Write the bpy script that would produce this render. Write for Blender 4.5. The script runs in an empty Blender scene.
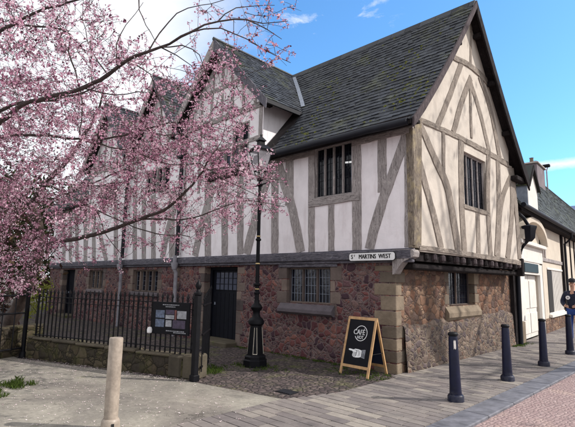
import bpy, bmesh, math, random
from mathutils import Vector, Matrix, noise
S = bpy.context.scene
COL = S.collection
R = random.Random(7)
rad = math.radians
PI = math.pi

# ------------------------------------------------------------ camera
YAW, PITCH, ROLL, FPX = -0.77277, 0.14718, 0.0176, 455.8
H = 1.7
fw = Vector((math.sin(YAW)*math.cos(PITCH), math.cos(YAW)*math.cos(PITCH), math.sin(PITCH)))
r0 = Vector((math.cos(YAW), -math.sin(YAW), 0)); u0 = r0.cross(fw)
rt = r0*math.cos(ROLL)+u0*math.sin(ROLL); up = -r0*math.sin(ROLL)+u0*math.cos(ROLL)
CAM = Vector((0, 0, H))
cd = bpy.data.cameras.new('camera'); cam = bpy.data.objects.new('camera', cd); COL.objects.link(cam)
M = Matrix((rt, up, -fw)).transposed().to_4x4(); M.translation = CAM
cam.matrix_world = M
cd.sensor_width = 36; cd.lens = FPX/575*36; cd.clip_end = 3000; cd.clip_start = 0.05
S.camera = cam

def ray(px, py): return rt*((px-287.5)/FPX) - up*((py-213.5)/FPX) + fw
def at(px, py, d): return CAM + ray(px, py)*d              # d = metres along the view axis
def onY(px, py, Y): v = ray(px, py); return CAM + v*(Y/v.y)
def onX(px, py, X): v = ray(px, py); return CAM + v*(X/v.x)
def onZ(px, py, Z=0.0): v = ray(px, py); return CAM + v*((Z-H)/v.z)

# ------------------------------------------------------------ sun and sky
SUN_AZ, SUN_EL = 52, 40          # azimuth from +Y towards +X
SUN_STR, SKY_STR, EXPO = 3.9, 0.15, 0.22
saz, sel = rad(SUN_AZ), rad(SUN_EL)
sdir = Vector((math.sin(saz)*math.cos(sel), math.cos(saz)*math.cos(sel), math.sin(sel)))
sl = bpy.data.lights.new('sun', 'SUN'); sl.energy = SUN_STR; sl.angle = rad(0.5); sl.color = (1, .945, .88)
so = bpy.data.objects.new('sun', sl); COL.objects.link(so); so.location = sdir*50
so.rotation_euler = sdir.to_track_quat('Z', 'Y').to_euler()
W = bpy.data.worlds.new('World'); S.world = W; W.use_nodes = True

S.view_settings.view_transform = 'Standard'; S.view_settings.look = 'None'
S.view_settings.gamma = 1; S.view_settings.use_curve_mapping = False
S.view_settings.exposure = EXPO
S.render.engine = 'CYCLES'
S.cycles.max_bounces = 6; S.cycles.transparent_max_bounces = 8

# ------------------------------------------------------------ node helpers
class G:
    def __init__(s, nt): s.nt = nt; nt.nodes.clear()
    def n(s, t, **k):
        nd = s.nt.nodes.new(t)
        for a, b in k.items():
            if a.startswith('i_'):
                key = a[2:]; key = int(key) if key.isdigit() else key.replace('_', ' ')
                s.put(nd.inputs[key], b)
            else: setattr(nd, a, b)
        return nd
    def put(s, sock, v):
        if isinstance(v, bpy.types.NodeSocket): s.nt.links.new(v, sock)
        elif isinstance(v, bpy.types.Node): s.nt.links.new(v.outputs[0], sock)
        else: sock.default_value = v
    def math(s, op, a, b=0.0, c=0.0, clamp=False):
        nd = s.nt.nodes.new('ShaderNodeMath'); nd.operation = op; nd.use_clamp = clamp
        s.put(nd.inputs[0], a); s.put(nd.inputs[1], b); s.put(nd.inputs[2], c); return nd.outputs[0]
    def mix(s, f, a, b, bt='MIX'):
        nd = s.nt.nodes.new('ShaderNodeMix'); nd.data_type = 'RGBA'; nd.blend_type = bt
        s.put(nd.inputs[0], f); s.put(nd.inputs[6], a); s.put(nd.inputs[7], b); return nd.outputs[2]
    def ramp(s, f, stops, interp='LINEAR'):
        nd = s.nt.nodes.new('ShaderNodeValToRGB'); cr = nd.color_ramp; cr.interpolation = interp
        while len(cr.elements) < len(stops): cr.elements.new(0.5)
        for e, (p, c) in zip(cr.elements, stops):
            e.position = p; e.color = c if len(c) == 4 else (*c, 1)
        s.put(nd.inputs[0], f); return nd.outputs[0]
    def noise(s, vec, scale, detail=4, rough=.6, dist=0, out=0):
        nd = s.n('ShaderNodeTexNoise'); s.put(nd.inputs['Vector'], vec)
        nd.inputs['Scale'].default_value = scale; nd.inputs['Detail'].default_value = detail
        nd.inputs['Roughness'].default_value = rough; nd.inputs['Distortion'].default_value = dist
        return nd.outputs[out]
    def mapv(s, vec, sc=(1, 1, 1), rot=(0, 0, 0), loc=(0, 0, 0)):
        nd = s.n('ShaderNodeMapping'); s.put(nd.inputs[0], vec); nd.inputs['Scale'].default_value = sc
        nd.inputs['Rotation'].default_value = rot; nd.inputs['Location'].default_value = loc; return nd.outputs[0]
    def bump(s, h, strength=.5, dist=.02, nrm=None):
        nd = s.n('ShaderNodeBump'); nd.inputs['Strength'].default_value = strength; nd.inputs['Distance'].default_value = dist
        s.put(nd.inputs['Height'], h)
        if nrm is not None: s.put(nd.inputs['Normal'], nrm)
        return nd.outputs[0]
    def out(s, col, rough=.8, nrm=None, metal=0, spec=.5, extra=None):
        p = s.n('ShaderNodeBsdfPrincipled'); s.put(p.inputs['Base Color'], col); s.put(p.inputs['Roughness'], rough)
        p.inputs['Metallic'].default_value = metal; p.inputs['Specular IOR Level'].default_value = spec
        if nrm is not None: s.put(p.inputs['Normal'], nrm)
        o = s.n('ShaderNodeOutputMaterial'); sh = p.outputs[0]
        if extra: sh = extra(s, sh)
        s.put(o.inputs[0], sh); return p
    def oc(s): return s.n('ShaderNodeTexCoord').outputs['Object']

def mat(name):
    m = bpy.data.materials.new(name); m.use_nodes = True; return m, G(m.node_tree)
c4 = lambda *c: (*c, 1)

# world: nishita + cloud bank
g = G(W.node_tree)
sky = g.n('ShaderNodeTexSky', sky_type='NISHITA', sun_disc=False)
sky.sun_elevation = sel; sky.sun_rotation = saz; sky.air_density = 1.0; sky.dust_density = .6; sky.ozone_density = 1.6
dirv = g.n('ShaderNodeTexCoord').outputs['Generated']
def dotd(v):
    nd = g.n('ShaderNodeVectorMath', operation='DOT_PRODUCT'); g.put(nd.inputs[0], dirv); nd.inputs[1].default_value = v; return nd.outputs['Value']
n1 = g.noise(g.mapv(dirv, (1, 1, 2.2)), 2.3, 8, .6, .4)
n2 = g.noise(g.mapv(dirv, (1, 1, 2.0)), 7, 8, .65, .3)
# angular distance from a clear window of sky above the street
clear = ray(470, 40).normalized()
cl = dotd(tuple(clear))
a = g.math('SUBTRACT', .925, cl)
a = g.math('ADD', a, g.math('MULTIPLY', g.math('SUBTRACT', n1, .5), .20))
cov = g.math('MULTIPLY', a, 9, clamp=True)
w1 = g.math('MULTIPLY', g.math('SUBTRACT', n2, .56), 7, clamp=True)
wd = dotd(tuple(ray(318, 30).normalized()))
w1 = g.math('MULTIPLY', w1, g.math('MULTIPLY', g.math('SUBTRACT', wd, .985), 130, clamp=True))
sd = dotd(tuple(ray(570, 165).normalized()))
sv = g.n('ShaderNodeSeparateXYZ'); g.put(sv.inputs[0], dirv)
streakdir = ray(565, 165).normalized()
w2 = g.math('SUBTRACT', 1, g.math('MULTIPLY', g.math('ABSOLUTE', g.math('ADD', g.math('SUBTRACT', sv.outputs[2], streakdir.z), g.math('MULTIPLY', g.math('SUBTRACT', n2, .5), .03))), 90), clamp=True)
w2 = g.math('MULTIPLY', w2, g.math('MULTIPLY', g.math('SUBTRACT', sd, .9965), 600, clamp=True))
cov = g.math('MAXIMUM', cov, g.math('MAXIMUM', g.math('MULTIPLY', w1, .75), w2))
cloudcol = g.mix(n2, c4(5.2, 5.4, 6.0), c4(7.4, 7.5, 7.6))
skyc = g.mix(1.0, sky.outputs[0], c4(.84, 1.38, 1.72), 'MULTIPLY')
skyc = g.mix(cov, skyc, cloudcol)
bg = g.n('ShaderNodeBackground'); g.put(bg.inputs[0], skyc); bg.inputs[1].default_value = SKY_STR
o = g.n('ShaderNodeOutputWorld'); g.put(o.inputs[0], bg)

# ------------------------------------------------------------ materials
MT = {}
def simple(name, col, rough=.6, metal=0, var=.25, sc=6, bump=.15, spec=.5):
    m, g = mat(name); oc = g.oc(); n = g.noise(oc, sc, 5)
    dark = tuple(c*(1-var) for c in col); li = tuple(min(1, c*(1+var)) for c in col)
    c = g.ramp(n, [(.3, dark), (.7, li)])
    g.out(c, rough, g.bump(g.noise(oc, sc*8, 3), bump, .01), metal, spec); MT[name] = m; return m

def m_plaster(name, col, stain):
    m, g = mat(name); oc = g.oc()
    n = g.noise(oc, 1.3, 6, .65); n3 = g.noise(g.mapv(oc, (3, 3, .6)), 2.2, 5)
    c = g.ramp(n, [(.25, tuple(x*.82 for x in col)), (.6, col)])
    f = g.math('MULTIPLY', g.math('SUBTRACT', n3, .52), 3.2, clamp=True)
    c = g.mix(g.math('MULTIPLY', f, .55), c, c4(*stain))
    sp = g.noise(oc, 28, 3); f2 = g.math('MULTIPLY', g.math('SUBTRACT', sp, .66), 6, clamp=True)
    c = g.mix(g.math('MULTIPLY', f2, .4), c, c4(*[x*.5 for x in stain]))
    h = g.math('ADD', g.math('MULTIPLY', g.noise(oc, 3, 4), 1.0), g.math('MULTIPLY', g.noise(oc, 40, 3), .12))
    g.out(c, .9, g.bump(h, .6, .03), spec=.2); MT[name] = m
m_plaster('plaster_cool', (.90, .85, .865), (.55, .47, .47))
m_plaster('plaster_warm', (.58, .52, .455), (.47, .39, .33))
m_plaster('cream_stucco', (.62, .55, .46), (.36, .27, .21))
m_plaster('white_paint', (.74, .70, .65), (.50, .45, .40))

def m_timber(name, a, b, gold=None):
    for sfx, scl in (('', (9, 9, 1.1)), ('_h', (1.1, 1.1, 9))):
        m, g = mat(name+sfx); oc = g.oc()
        grain = g.noise(g.mapv(oc, scl), 6, 8, .72, .8)
        big = g.noise(oc, 2.5, 5, .65)
        c = g.ramp(grain, [(.22, tuple(x*.68 for x in a)), (.45, a), (.68, b)])
        c = g.mix(g.math('MULTIPLY', g.math('SUBTRACT', big, .47), 2.2, clamp=True), c, c4(*[x*.62 for x in a]))
        c = g.mix(g.math('MULTIPLY', g.math('SUBTRACT', g.noise(oc, 6, 5, .7), .58), 5, clamp=True), c, c4(*[min(1, x*1.35) for x in b]))
        crack = g.noise(g.mapv(oc, tuple(v*1.3 if v > 2 else v*.7 for v in scl), loc=(3, 1, 2)), 4, 3, .5, 1.2)
        ck = g.math('SUBTRACT', 1, g.math('MULTIPLY', g.math('ABSOLUTE', g.math('SUBTRACT', crack, .5)), 55), clamp=True)
        c = g.mix(g.math('MULTIPLY', ck, .8), c, c4(*[x*.18 for x in a]))
        if gold: c = g.mix(g.math('MULTIPLY', g.math('SUBTRACT', g.noise(oc, 5, 5), .5), 4, clamp=True), c, c4(*gold))
        h = g.math('SUBTRACT', grain, g.math('MULTIPLY', ck, .8))
        g.out(c, .9, g.bump(h, .9, .015), spec=.2); MT[name+sfx] = m
m_timber('timber_grey', (.38, .34, .33), (.50, .455, .44))
m_timber('timber_brown', (.28, .235, .20), (.41, .355, .305))
m_timber('timber_plum', (.075, .058, .062), (.15, .12, .125))
m_timber('timber_gold', (.20, .16, .13), (.38, .33, .26), (.44, .36, .22))
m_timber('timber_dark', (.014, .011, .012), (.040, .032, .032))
m_timber('beam_blue', (.115, .11, .135), (.25, .235, .26))

def m_rubble(name, stones, mortar, scale, mw=.05, moss=0, soft=0, seed=0):
    m, g = mat(name); oc = g.oc()
    wob = g.n('ShaderNodeVectorMath', operation='ADD')
    nz = g.n('ShaderNodeTexNoise'); g.put(nz.inputs['Vector'], oc); nz.inputs['Scale'].default_value = 5.5; nz.inputs['Detail'].default_value = 2
    sub = g.n('ShaderNodeVectorMath', operation='MULTIPLY_ADD'); g.put(sub.inputs[0], nz.outputs['Color'])
    sub.inputs[1].default_value = (.13, .13, .13); sub.inputs[2].default_value = (-.065+seed, -.065, -.065)
    g.put(wob.inputs[0], oc); g.put(wob.inputs[1], sub.outputs[0])
    v = g.mapv(wob.outputs[0], (1, 1, 1.25))
    cells = g.n('ShaderNodeTexVoronoi', feature='F1'); g.put(cells.inputs['Vector'], v); cells.inputs['Scale'].default_value = scale
    edge = g.n('ShaderNodeTexVoronoi', feature='DISTANCE_TO_EDGE'); g.put(edge.inputs['Vector'], v); edge.inputs['Scale'].default_value = scale
    c2 = g.n('ShaderNodeTexVoronoi', feature='F1'); g.put(c2.inputs['Vector'], v); c2.inputs['Scale'].default_value = scale*2.1
    e2 = g.n('ShaderNodeTexVoronoi', feature='DISTANCE_TO_EDGE'); g.put(e2.inputs['Vector'], v); e2.inputs['Scale'].default_value = scale*2.1
    for t in (cells, edge, c2, e2): t.inputs['Randomness'].default_value = .95
    cr0 = g.n('ShaderNodeSeparateColor'); g.put(cr0.inputs[0], cells.outputs['Color'])
    small = g.math('GREATER_THAN', cr0.outputs[2], .60)
    ccol = g.mix(small, cells.outputs['Color'], c2.outputs['Color'])
    cr = g.n('ShaderNodeSeparateColor'); g.put(cr.inputs[0], ccol)
    e2s = g.math('ADD', g.math('MULTIPLY', e2.outputs[0], .75), g.math('MULTIPLY', g.math('SUBTRACT', 1, small), 9))
    edmin = g.math('MINIMUM', edge.outputs[0], e2s)
    k = len(stones)
    sc = g.ramp(cr.outputs[0], [((i+.01)/k, s) for i, s in enumerate(stones)], 'CONSTANT')
    fn = g.noise(oc, 24, 6, .7)
    sc = g.mix(.75, sc, g.ramp(fn, [(.25, (.25, .25, .25)), (.75, (1.0, 1.0, 1.0))]), 'MULTIPLY')
    sc = g.mix(1.0, sc, c4(1.45, 1.45, 1.45), 'MULTIPLY')
    ed = g.math('ADD', edmin, g.math('MULTIPLY', g.math('SUBTRACT', g.noise(oc, 30, 3), .5), .05))
    mask = g.math('MULTIPLY', g.math('SUBTRACT', ed, mw*.5), 1/(mw*.7), clamp=True)
    big = g.noise(oc, 1.4, 4)
    mc = g.mix(big, c4(*mortar), c4(*[x*.45 for x in mortar]))
    mc = g.mix(g.noise(oc, 45, 2), mc, c4(*[x*.7 for x in mortar]))
    c = g.mix(mask, mc, sc)
    if soft:                                          # weathered wash and lime smears over the stones
        c = g.mix(g.math('MULTIPLY', g.math('SUBTRACT', g.noise(oc, 2.4, 7, .7, .6), .56 if soft == .8 else .66), 4, clamp=True), c, g.mix(g.noise(oc, 9, 5, .7), c4(.10, .055, .038), c4(.22, .14, .09)))
        c = g.mix(g.math('MULTIPLY', g.math('SUBTRACT', g.noise(oc, 4.5, 6, .7), .66), 6, clamp=True), c, c4(.34, .25, .18))
    if moss: c = g.mix(g.math('MULTIPLY', g.math('SUBTRACT', g.noise(oc, 3.2, 6, .7), .62-moss*.12), 5, clamp=True), c, c4(.062, .060, .022))
    prof = g.math('POWER', g.math('MULTIPLY', ed, 4, clamp=True), .45)
    h = g.math('ADD', g.math('ADD', prof, g.math('MULTIPLY', cr.outputs[1], .5)), g.math('MULTIPLY', fn, .4))
    g.out(c, .85, g.bump(h, .85, .035), spec=.25); MT[name] = m
m_rubble('rubble_purple', [(.10, .038, .042), (.16, .062, .058), (.06, .032, .042), (.21, .095, .078), (.13, .07, .075), (.08, .030, .036), (.17, .105, .095)], (.29, .21, .20), 6.0, .07)
m_rubble('rubble_brown', [(.16, .082, .052), (.10, .055, .042), (.20, .115, .075), (.13, .085, .068), (.085, .055, .046), (.22, .14, .095)], (.22, .15, .11), 5.0, .045, seed=3, soft=.8)
m_rubble('granite_plinth', [(.13, .095, .078), (.085, .06, .056), (.155, .095, .072), (.10, .075, .075), (.19, .14, .11), (.075, .058, .058)], (.31, .245, .19), 6.6, .07, seed=9, soft=.5)
m_rubble('mossy_wall', [(.065, .05, .032), (.04, .032, .024), (.085, .068, .042)], (.04, .034, .022), 4.2, .04, moss=1.2, seed=5)

def m_stone(name, col, moss=0):
    m, g = mat(name); oc = g.oc()
    n = g.noise(oc, 3, 6, .7); att = g.n('ShaderNodeAttribute', attribute_name='rnd')
    c = g.ramp(n, [(.25, tuple(x*.55 for x in col)), (.6, col), (.85, tuple(min(1, x*1.2) for x in col))])
    c = g.mix(1, c, g.ramp(att.outputs['Fac'], [(0, (.5, .5, .53)), (1, (1.25, 1.2, 1.1))]), 'MULTIPLY')
    if moss: c = g.mix(g.math('MULTIPLY', g.math('SUBTRACT', g.noise(oc, 2.3, 5), .56), 5, clamp=True), c, c4(.10, .12, .03))
    g.out(c, .88, g.bump(g.noise(oc, 22, 5), .6, .015), spec=.2); MT[name] = m
m_stone('sandstone', (.225, .185, .145))
m_stone('sandstone_cool', (.20, .16, .145))
m_stone('sill_stone', (.17, .15, .17))
m_stone('step_stone', (.12, .105, .08), 1)

def m_slate(name, lo, hi, moss):
    m, g = mat(name); oc = g.oc()
    att = g.n('ShaderNodeAttribute', attribute_name='rnd').outputs['Fac']
    c = g.ramp(att, [(0, lo), (.55, tuple((a+b)/2 for a, b in zip(lo, hi))), (1, hi)])
    c = g.mix(.6, c, g.ramp(g.noise(oc, 14, 5, .7), [(.3, (.4, .4, .4)), (.7, (1.35, 1.35, 1.35))]), 'MULTIPLY')
    f = g.math('MULTIPLY', g.math('SUBTRACT', g.math('ADD', g.noise(oc, 1.1, 4, .6), g.math('MULTIPLY', g.noise(oc, 11, 4, .7), .55)), .83), 7, clamp=True)
    c = g.mix(g.math('MULTIPLY', f, moss), c, c4(.155, .165, .045))
    pale = g.math('MULTIPLY', g.math('SUBTRACT', g.noise(oc, 19, 4, .8), .62), 7, clamp=True)
    c = g.mix(g.math('MULTIPLY', pale, .45), c, c4(.17, .185, .17))
    g.out(c, .62, g.bump(g.noise(oc, 30, 4), .5, .01), spec=.4); MT[name] = m
m_slate('slate', (.004, .0055, .010), (.036, .041, .052), .3)
m_slate('slate_moss', (.010, .013, .010), (.034, .040, .030), .5)

def m_ground(name, build, rough=.85):
    m, g = mat(name); c, h, st, ds = build(g, g.oc()); g.out(c, rough, g.bump(h, st, ds), spec=.3); MT[name] = m
def b_slabs(g, oc):
    att = g.n('ShaderNodeAttribute', attribute_name='rnd').outputs['Fac']
    c = g.ramp(att, [(0, (.16, .14, .137)), (.45, (.195, .172, .163)), (.75, (.235, .208, .190)), (1, (.29, .258, .225))])
    c = g.mix(.55, c, g.ramp(g.noise(oc, 9, 6, .7), [(.3, (.6, .6, .6)), (.7, (1.2, 1.2, 1.2))]), 'MULTIPLY')
    c = g.mix(g.math('MULTIPLY', g.math('SUBTRACT', g.noise(oc, 1.1, 5), .5), 2.4, clamp=True), c, c4(.19, .155, .145))
    return c, g.noise(oc, 60, 3), .35, .006
m_ground('paving', b_slabs)
def b_conc(g, oc):
    n = g.noise(oc, .8, 6, .65, .3); f = g.noise(oc, 14, 5, .7)
    c = g.ramp(n, [(.3, (.165, .15, .135)), (.5, (.26, .24, .205)), (.68, (.35, .325, .275))])
    c = g.mix(.6, c, g.ramp(f, [(.3, (.55, .55, .55)), (.7, (1.2, 1.2, 1.2))]), 'MULTIPLY')
    c = g.mix(g.math('MULTIPLY', g.math('SUBTRACT', g.noise(oc, 2.1, 6, .7), .60), 5, clamp=True), c, c4(.13, .135, .06))
    sp = g.math('MULTIPLY', g.math('SUBTRACT', g.noise(oc, 70, 2), .64), 9, clamp=True)
    c = g.mix(g.math('MULTIPLY', sp, .6), c, c4(.45, .42, .38))
    wv = g.n('ShaderNodeVectorMath', operation='ADD'); g.put(wv.inputs[0], oc); g.put(wv.inputs[1], g.noise(oc, 3, 5, .7, 0, 1))
    ck = g.n('ShaderNodeTexVoronoi', feature='DISTANCE_TO_EDGE'); g.put(ck.inputs['Vector'], wv.outputs[0]); ck.inputs['Scale'].default_value = .55
    cm = g.math('MULTIPLY', g.math('SUBTRACT', 1, g.math('MULTIPLY', ck.outputs[0], 130), clamp=True), g.math('MULTIPLY', g.math('SUBTRACT', g.noise(oc, .9, 3), .42), 6, clamp=True))
    c = g.mix(g.math('MULTIPLY', cm, .8), c, c4(.045, .042, .03))
    c = g.mix(g.math('MULTIPLY', g.math('SUBTRACT', g.noise(oc, .45, 4, .55, .4), .52), 9, clamp=True), c, g.mix(1, c, c4(.80, .78, .80), 'MULTIPLY'))
    return c, g.math('SUBTRACT', g.math('ADD', f, g.math('MULTIPLY', g.noise(oc, 80, 2), .4)), cm), .6, .012
m_ground('concrete', b_conc)
def b_sett(g, oc, cols, sc, mort):
    v = g.n('ShaderNodeTexVoronoi', feature='F1'); e = g.n('ShaderNodeTexVoronoi', feature='DISTANCE_TO_EDGE')
    vv = g.mapv(oc, (1, .62, 1), (0, 0, .2))
    for t in (v, e): g.put(t.inputs['Vector'], vv); t.inputs['Scale'].default_value = sc; t.inputs['Randomness'].default_value = .6
    s = g.n('ShaderNodeSeparateColor'); g.put(s.inputs[0], v.outputs['Color'])
    c = g.ramp(s.outputs[0], [(i/(len(cols)-1), x) for i, x in enumerate(cols)])
    c = g.mix(.6, c, g.ramp(g.noise(oc, 25, 4), [(.3, (.6, .6, .6)), (.7, (1.2, 1.2, 1.2))]), 'MULTIPLY')
    mask = g.math('MULTIPLY', g.math('SUBTRACT', e.outputs[0], .03), 12, clamp=True)
    c = g.mix(mask, c4(*mort), c)
    h = g.math('POWER', g.math('MULTIPLY', e.outputs[0], 3, clamp=True), .5)
    return c, h
def b_cob(g, oc):
    c, h = b_sett(g, oc, [(.07, .052, .055), (.115, .088, .085), (.155, .12, .11), (.09, .066, .068)], 13, (.05, .043, .04))
    c = g.mix(g.math('MULTIPLY', g.math('SUBTRACT', g.noise(oc, 1.6, 5, .7), .52), 5, clamp=True), c, c4(.12, .125, .045))
    return c, h, 1.0, .035
m_ground('cobbles', b_cob)
def b_road(g, oc):
    c, h = b_sett(g, oc, [(.29, .20, .195), (.34, .245, .235), (.31, .22, .21), (.38, .285, .27)], 17, (.23, .165, .16))
    c = g.mix(g.math('MULTIPLY', g.math('SUBTRACT', g.noise(oc, 1.0, 5, .6), .55), 5, clamp=True), c, c4(.42, .31, .26))
    return c, h, .6, .02
m_ground('road_setts', b_road)
def b_soil(g, oc):
    return g.ramp(g.noise(oc, 7, 6, .7), [(.3, (.03, .03, .018)), (.7, (.08, .085, .03))]), g.noise(oc, 30, 4), .8, .03
m_ground('soil', b_soil)
def b_far(g, oc):
    return g.ramp(g.noise(oc, .7, 6, .7), [(.3, (.12, .11, .10)), (.7, (.20, .18, .16))]), g.noise(oc, 30, 4), .4, .01
m_ground('far_ground', b_far)

simple('kerb_stone', (.13, .13, .15), .75, var=.35)
simple('iron', (.004, .004, .006), .55, var=.4, sc=12, spec=.2)
def m_paint(name, col, dust):
    m, g = mat(name); oc = g.oc(); n = g.noise(oc, 7, 6, .7)
    c = g.ramp(n, [(.3, tuple(x*.6 for x in col)), (.7, tuple(x*1.3 for x in col))])
    sp = g.n('ShaderNodeSeparateXYZ'); g.put(sp.inputs[0], oc)
    d = g.math('MULTIPLY', g.math('SUBTRACT', g.math('ADD', g.noise(oc, 16, 5, .8), g.math('MULTIPLY', g.math('SUBTRACT', .25, sp.outputs[2], clamp=True), .8)), .60), 5, clamp=True)
    c = g.mix(g.math('MULTIPLY', d, .6), c, c4(*dust))
    g.out(c, g.math('ADD', .4, g.math('MULTIPLY', d, .4)), g.bump(g.noise(oc, 18, 4), .25, .01), spec=.3); MT[name] = m
m_paint('navy_paint', (.004, .006, .026), (.055, .055, .065))
simple('lead_black', (.008, .009, .015), .6, var=.3, spec=.3)
simple('lead', (.24, .27, .33), .5, var=.25)
simple('pipe_grey', (.28, .27, .30), .5)
simple('gold_paint', (.62, .47, .22), .5, var=.2)
simple('gold_line', (.60, .54, .44), .5, var=.15)
m_paint('post_tan', (.36, .30, .245), (.24, .20, .165))
simple('pine', (.50, .30, .14), .55, var=.25, sc=10)
simple('board_black', (.004, .004, .007), .6, spec=.2)
simple('chalk', (.85, .85, .85), .8, var=.05)
simple('sign_white', (.80, .80, .80), .5, var=.06)
simple('sign_black', (.01, .01, .01), .5)
simple('bark', (.055, .038, .036), .9, var=.5, sc=14, bump=.9)
simple('bark_brown', (.05, .033, .027), .9, var=.5, sc=9, bump=1)
simple('door_black', (.004, .005, .010), .6, var=.3, spec=.2)
simple('slate_blue', (.10, .13, .24), .5, var=.3)
simple('brick_far', (.17, .14, .15), .9, var=.3, sc=1.2)
simple('stone_far', (.40, .36, .33), .9, var=.2)
simple('sign_teal', (.015, .045, .06), .4)
simple('skin', (.50, .28, .20), .6, var=.06)
simple('jacket', (.006, .009, .030), .75, var=.4)
simple('jeans', (.012, .045, .21), .85, var=.3)
simple('cap', (.010, .010, .016), .8)
simple('shoe', (.02, .02, .02), .5)
simple('blue_print', (.10, .32, .62), .6)
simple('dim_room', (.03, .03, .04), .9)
simple('photo_pale', (.30, .31, .34), .5, var=.4, sc=20)
simple('photo_blue', (.10, .13, .20), .5, var=.6, sc=20)
simple('photo_rust', (.14, .045, .04), .5, var=.5, sc=20)
simple('photo_plum', (.05, .035, .07), .5, var=.5, sc=20)
simple('back_blue', (.006, .012, .035), .6, var=.3)

def m_glass(name, col, rough, transp=0):
    m, g = mat(name); oc = g.oc()
    def ex(g, sh):
        if not transp: return sh
        t = g.n('ShaderNodeBsdfTransparent'); mx = g.n('ShaderNodeMixShader'); mx.inputs[0].default_value = transp
        g.put(mx.inputs[1], sh); g.put(mx.inputs[2], t); return mx.outputs[0]
    g.out(c4(*col), rough, g.bump(g.noise(oc, 5, 3), .35, .02), spec=.6, extra=ex); MT[name] = m
m_glass('glass_dark', (.008, .010, .018), .12)
m_glass('glass_clear', (.01, .012, .02), .08, .6)
m_glass('glass_lamp', (.75, .72, .78), .1, .72)
m_glass('glass_pale', (.08, .09, .13), .15)

def m_leaf(name, cols, trans=.35):
    m, g = mat(name)
    att = g.n('ShaderNodeAttribute', attribute_name='rnd').outputs['Fac']
    c = g.ramp(att, [(i/(len(cols)-1), x) for i, x in enumerate(cols)])
    d = g.n('ShaderNodeBsdfDiffuse'); g.put(d.inputs[0], c)
    t = g.n('ShaderNodeBsdfTranslucent'); g.put(t.inputs[0], c)
    mx = g.n('ShaderNodeMixShader'); mx.inputs[0].default_value = trans; g.put(mx.inputs[1], d); g.put(mx.inputs[2], t)
    o = g.n('ShaderNodeOutputMaterial'); g.put(o.inputs[0], mx); MT[name] = m
m_leaf('blossom', [(.06, .02, .035), (.50, .22, .33), (.70, .40, .51), (.82, .60, .68), (.90, .78, .81)], .45)
m_leaf('leaf_dark', [(.015, .018, .010), (.035, .04, .02), (.06, .07, .025)], .2)
m_leaf('leaf_brown', [(.04, .025, .02), (.07, .04, .035), (.10, .07, .04)], .2)
m_leaf('leaf_yellow', [(.25, .27, .05), (.42, .42, .12), (.35, .40, .08)], .4)
m_leaf('grass', [(.04, .06, .018), (.075, .115, .028), (.12, .17, .04)], .3)
m_leaf('petal', [(.62, .45, .48), (.78, .66, .66), (.82, .76, .74)], .1)
m_leaf('moss', [(.05, .055, .015), (.10, .11, .025), (.17, .17, .04)], .1)
m, g = mat('tube_light'); e = g.n('ShaderNodeEmission'); e.inputs[0].default_value = c4(1, 1, 1); e.inputs[1].default_value = 1.6
o = g.n('ShaderNodeOutputMaterial'); g.put(o.inputs[0], e); MT['tube_light'] = m

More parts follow.
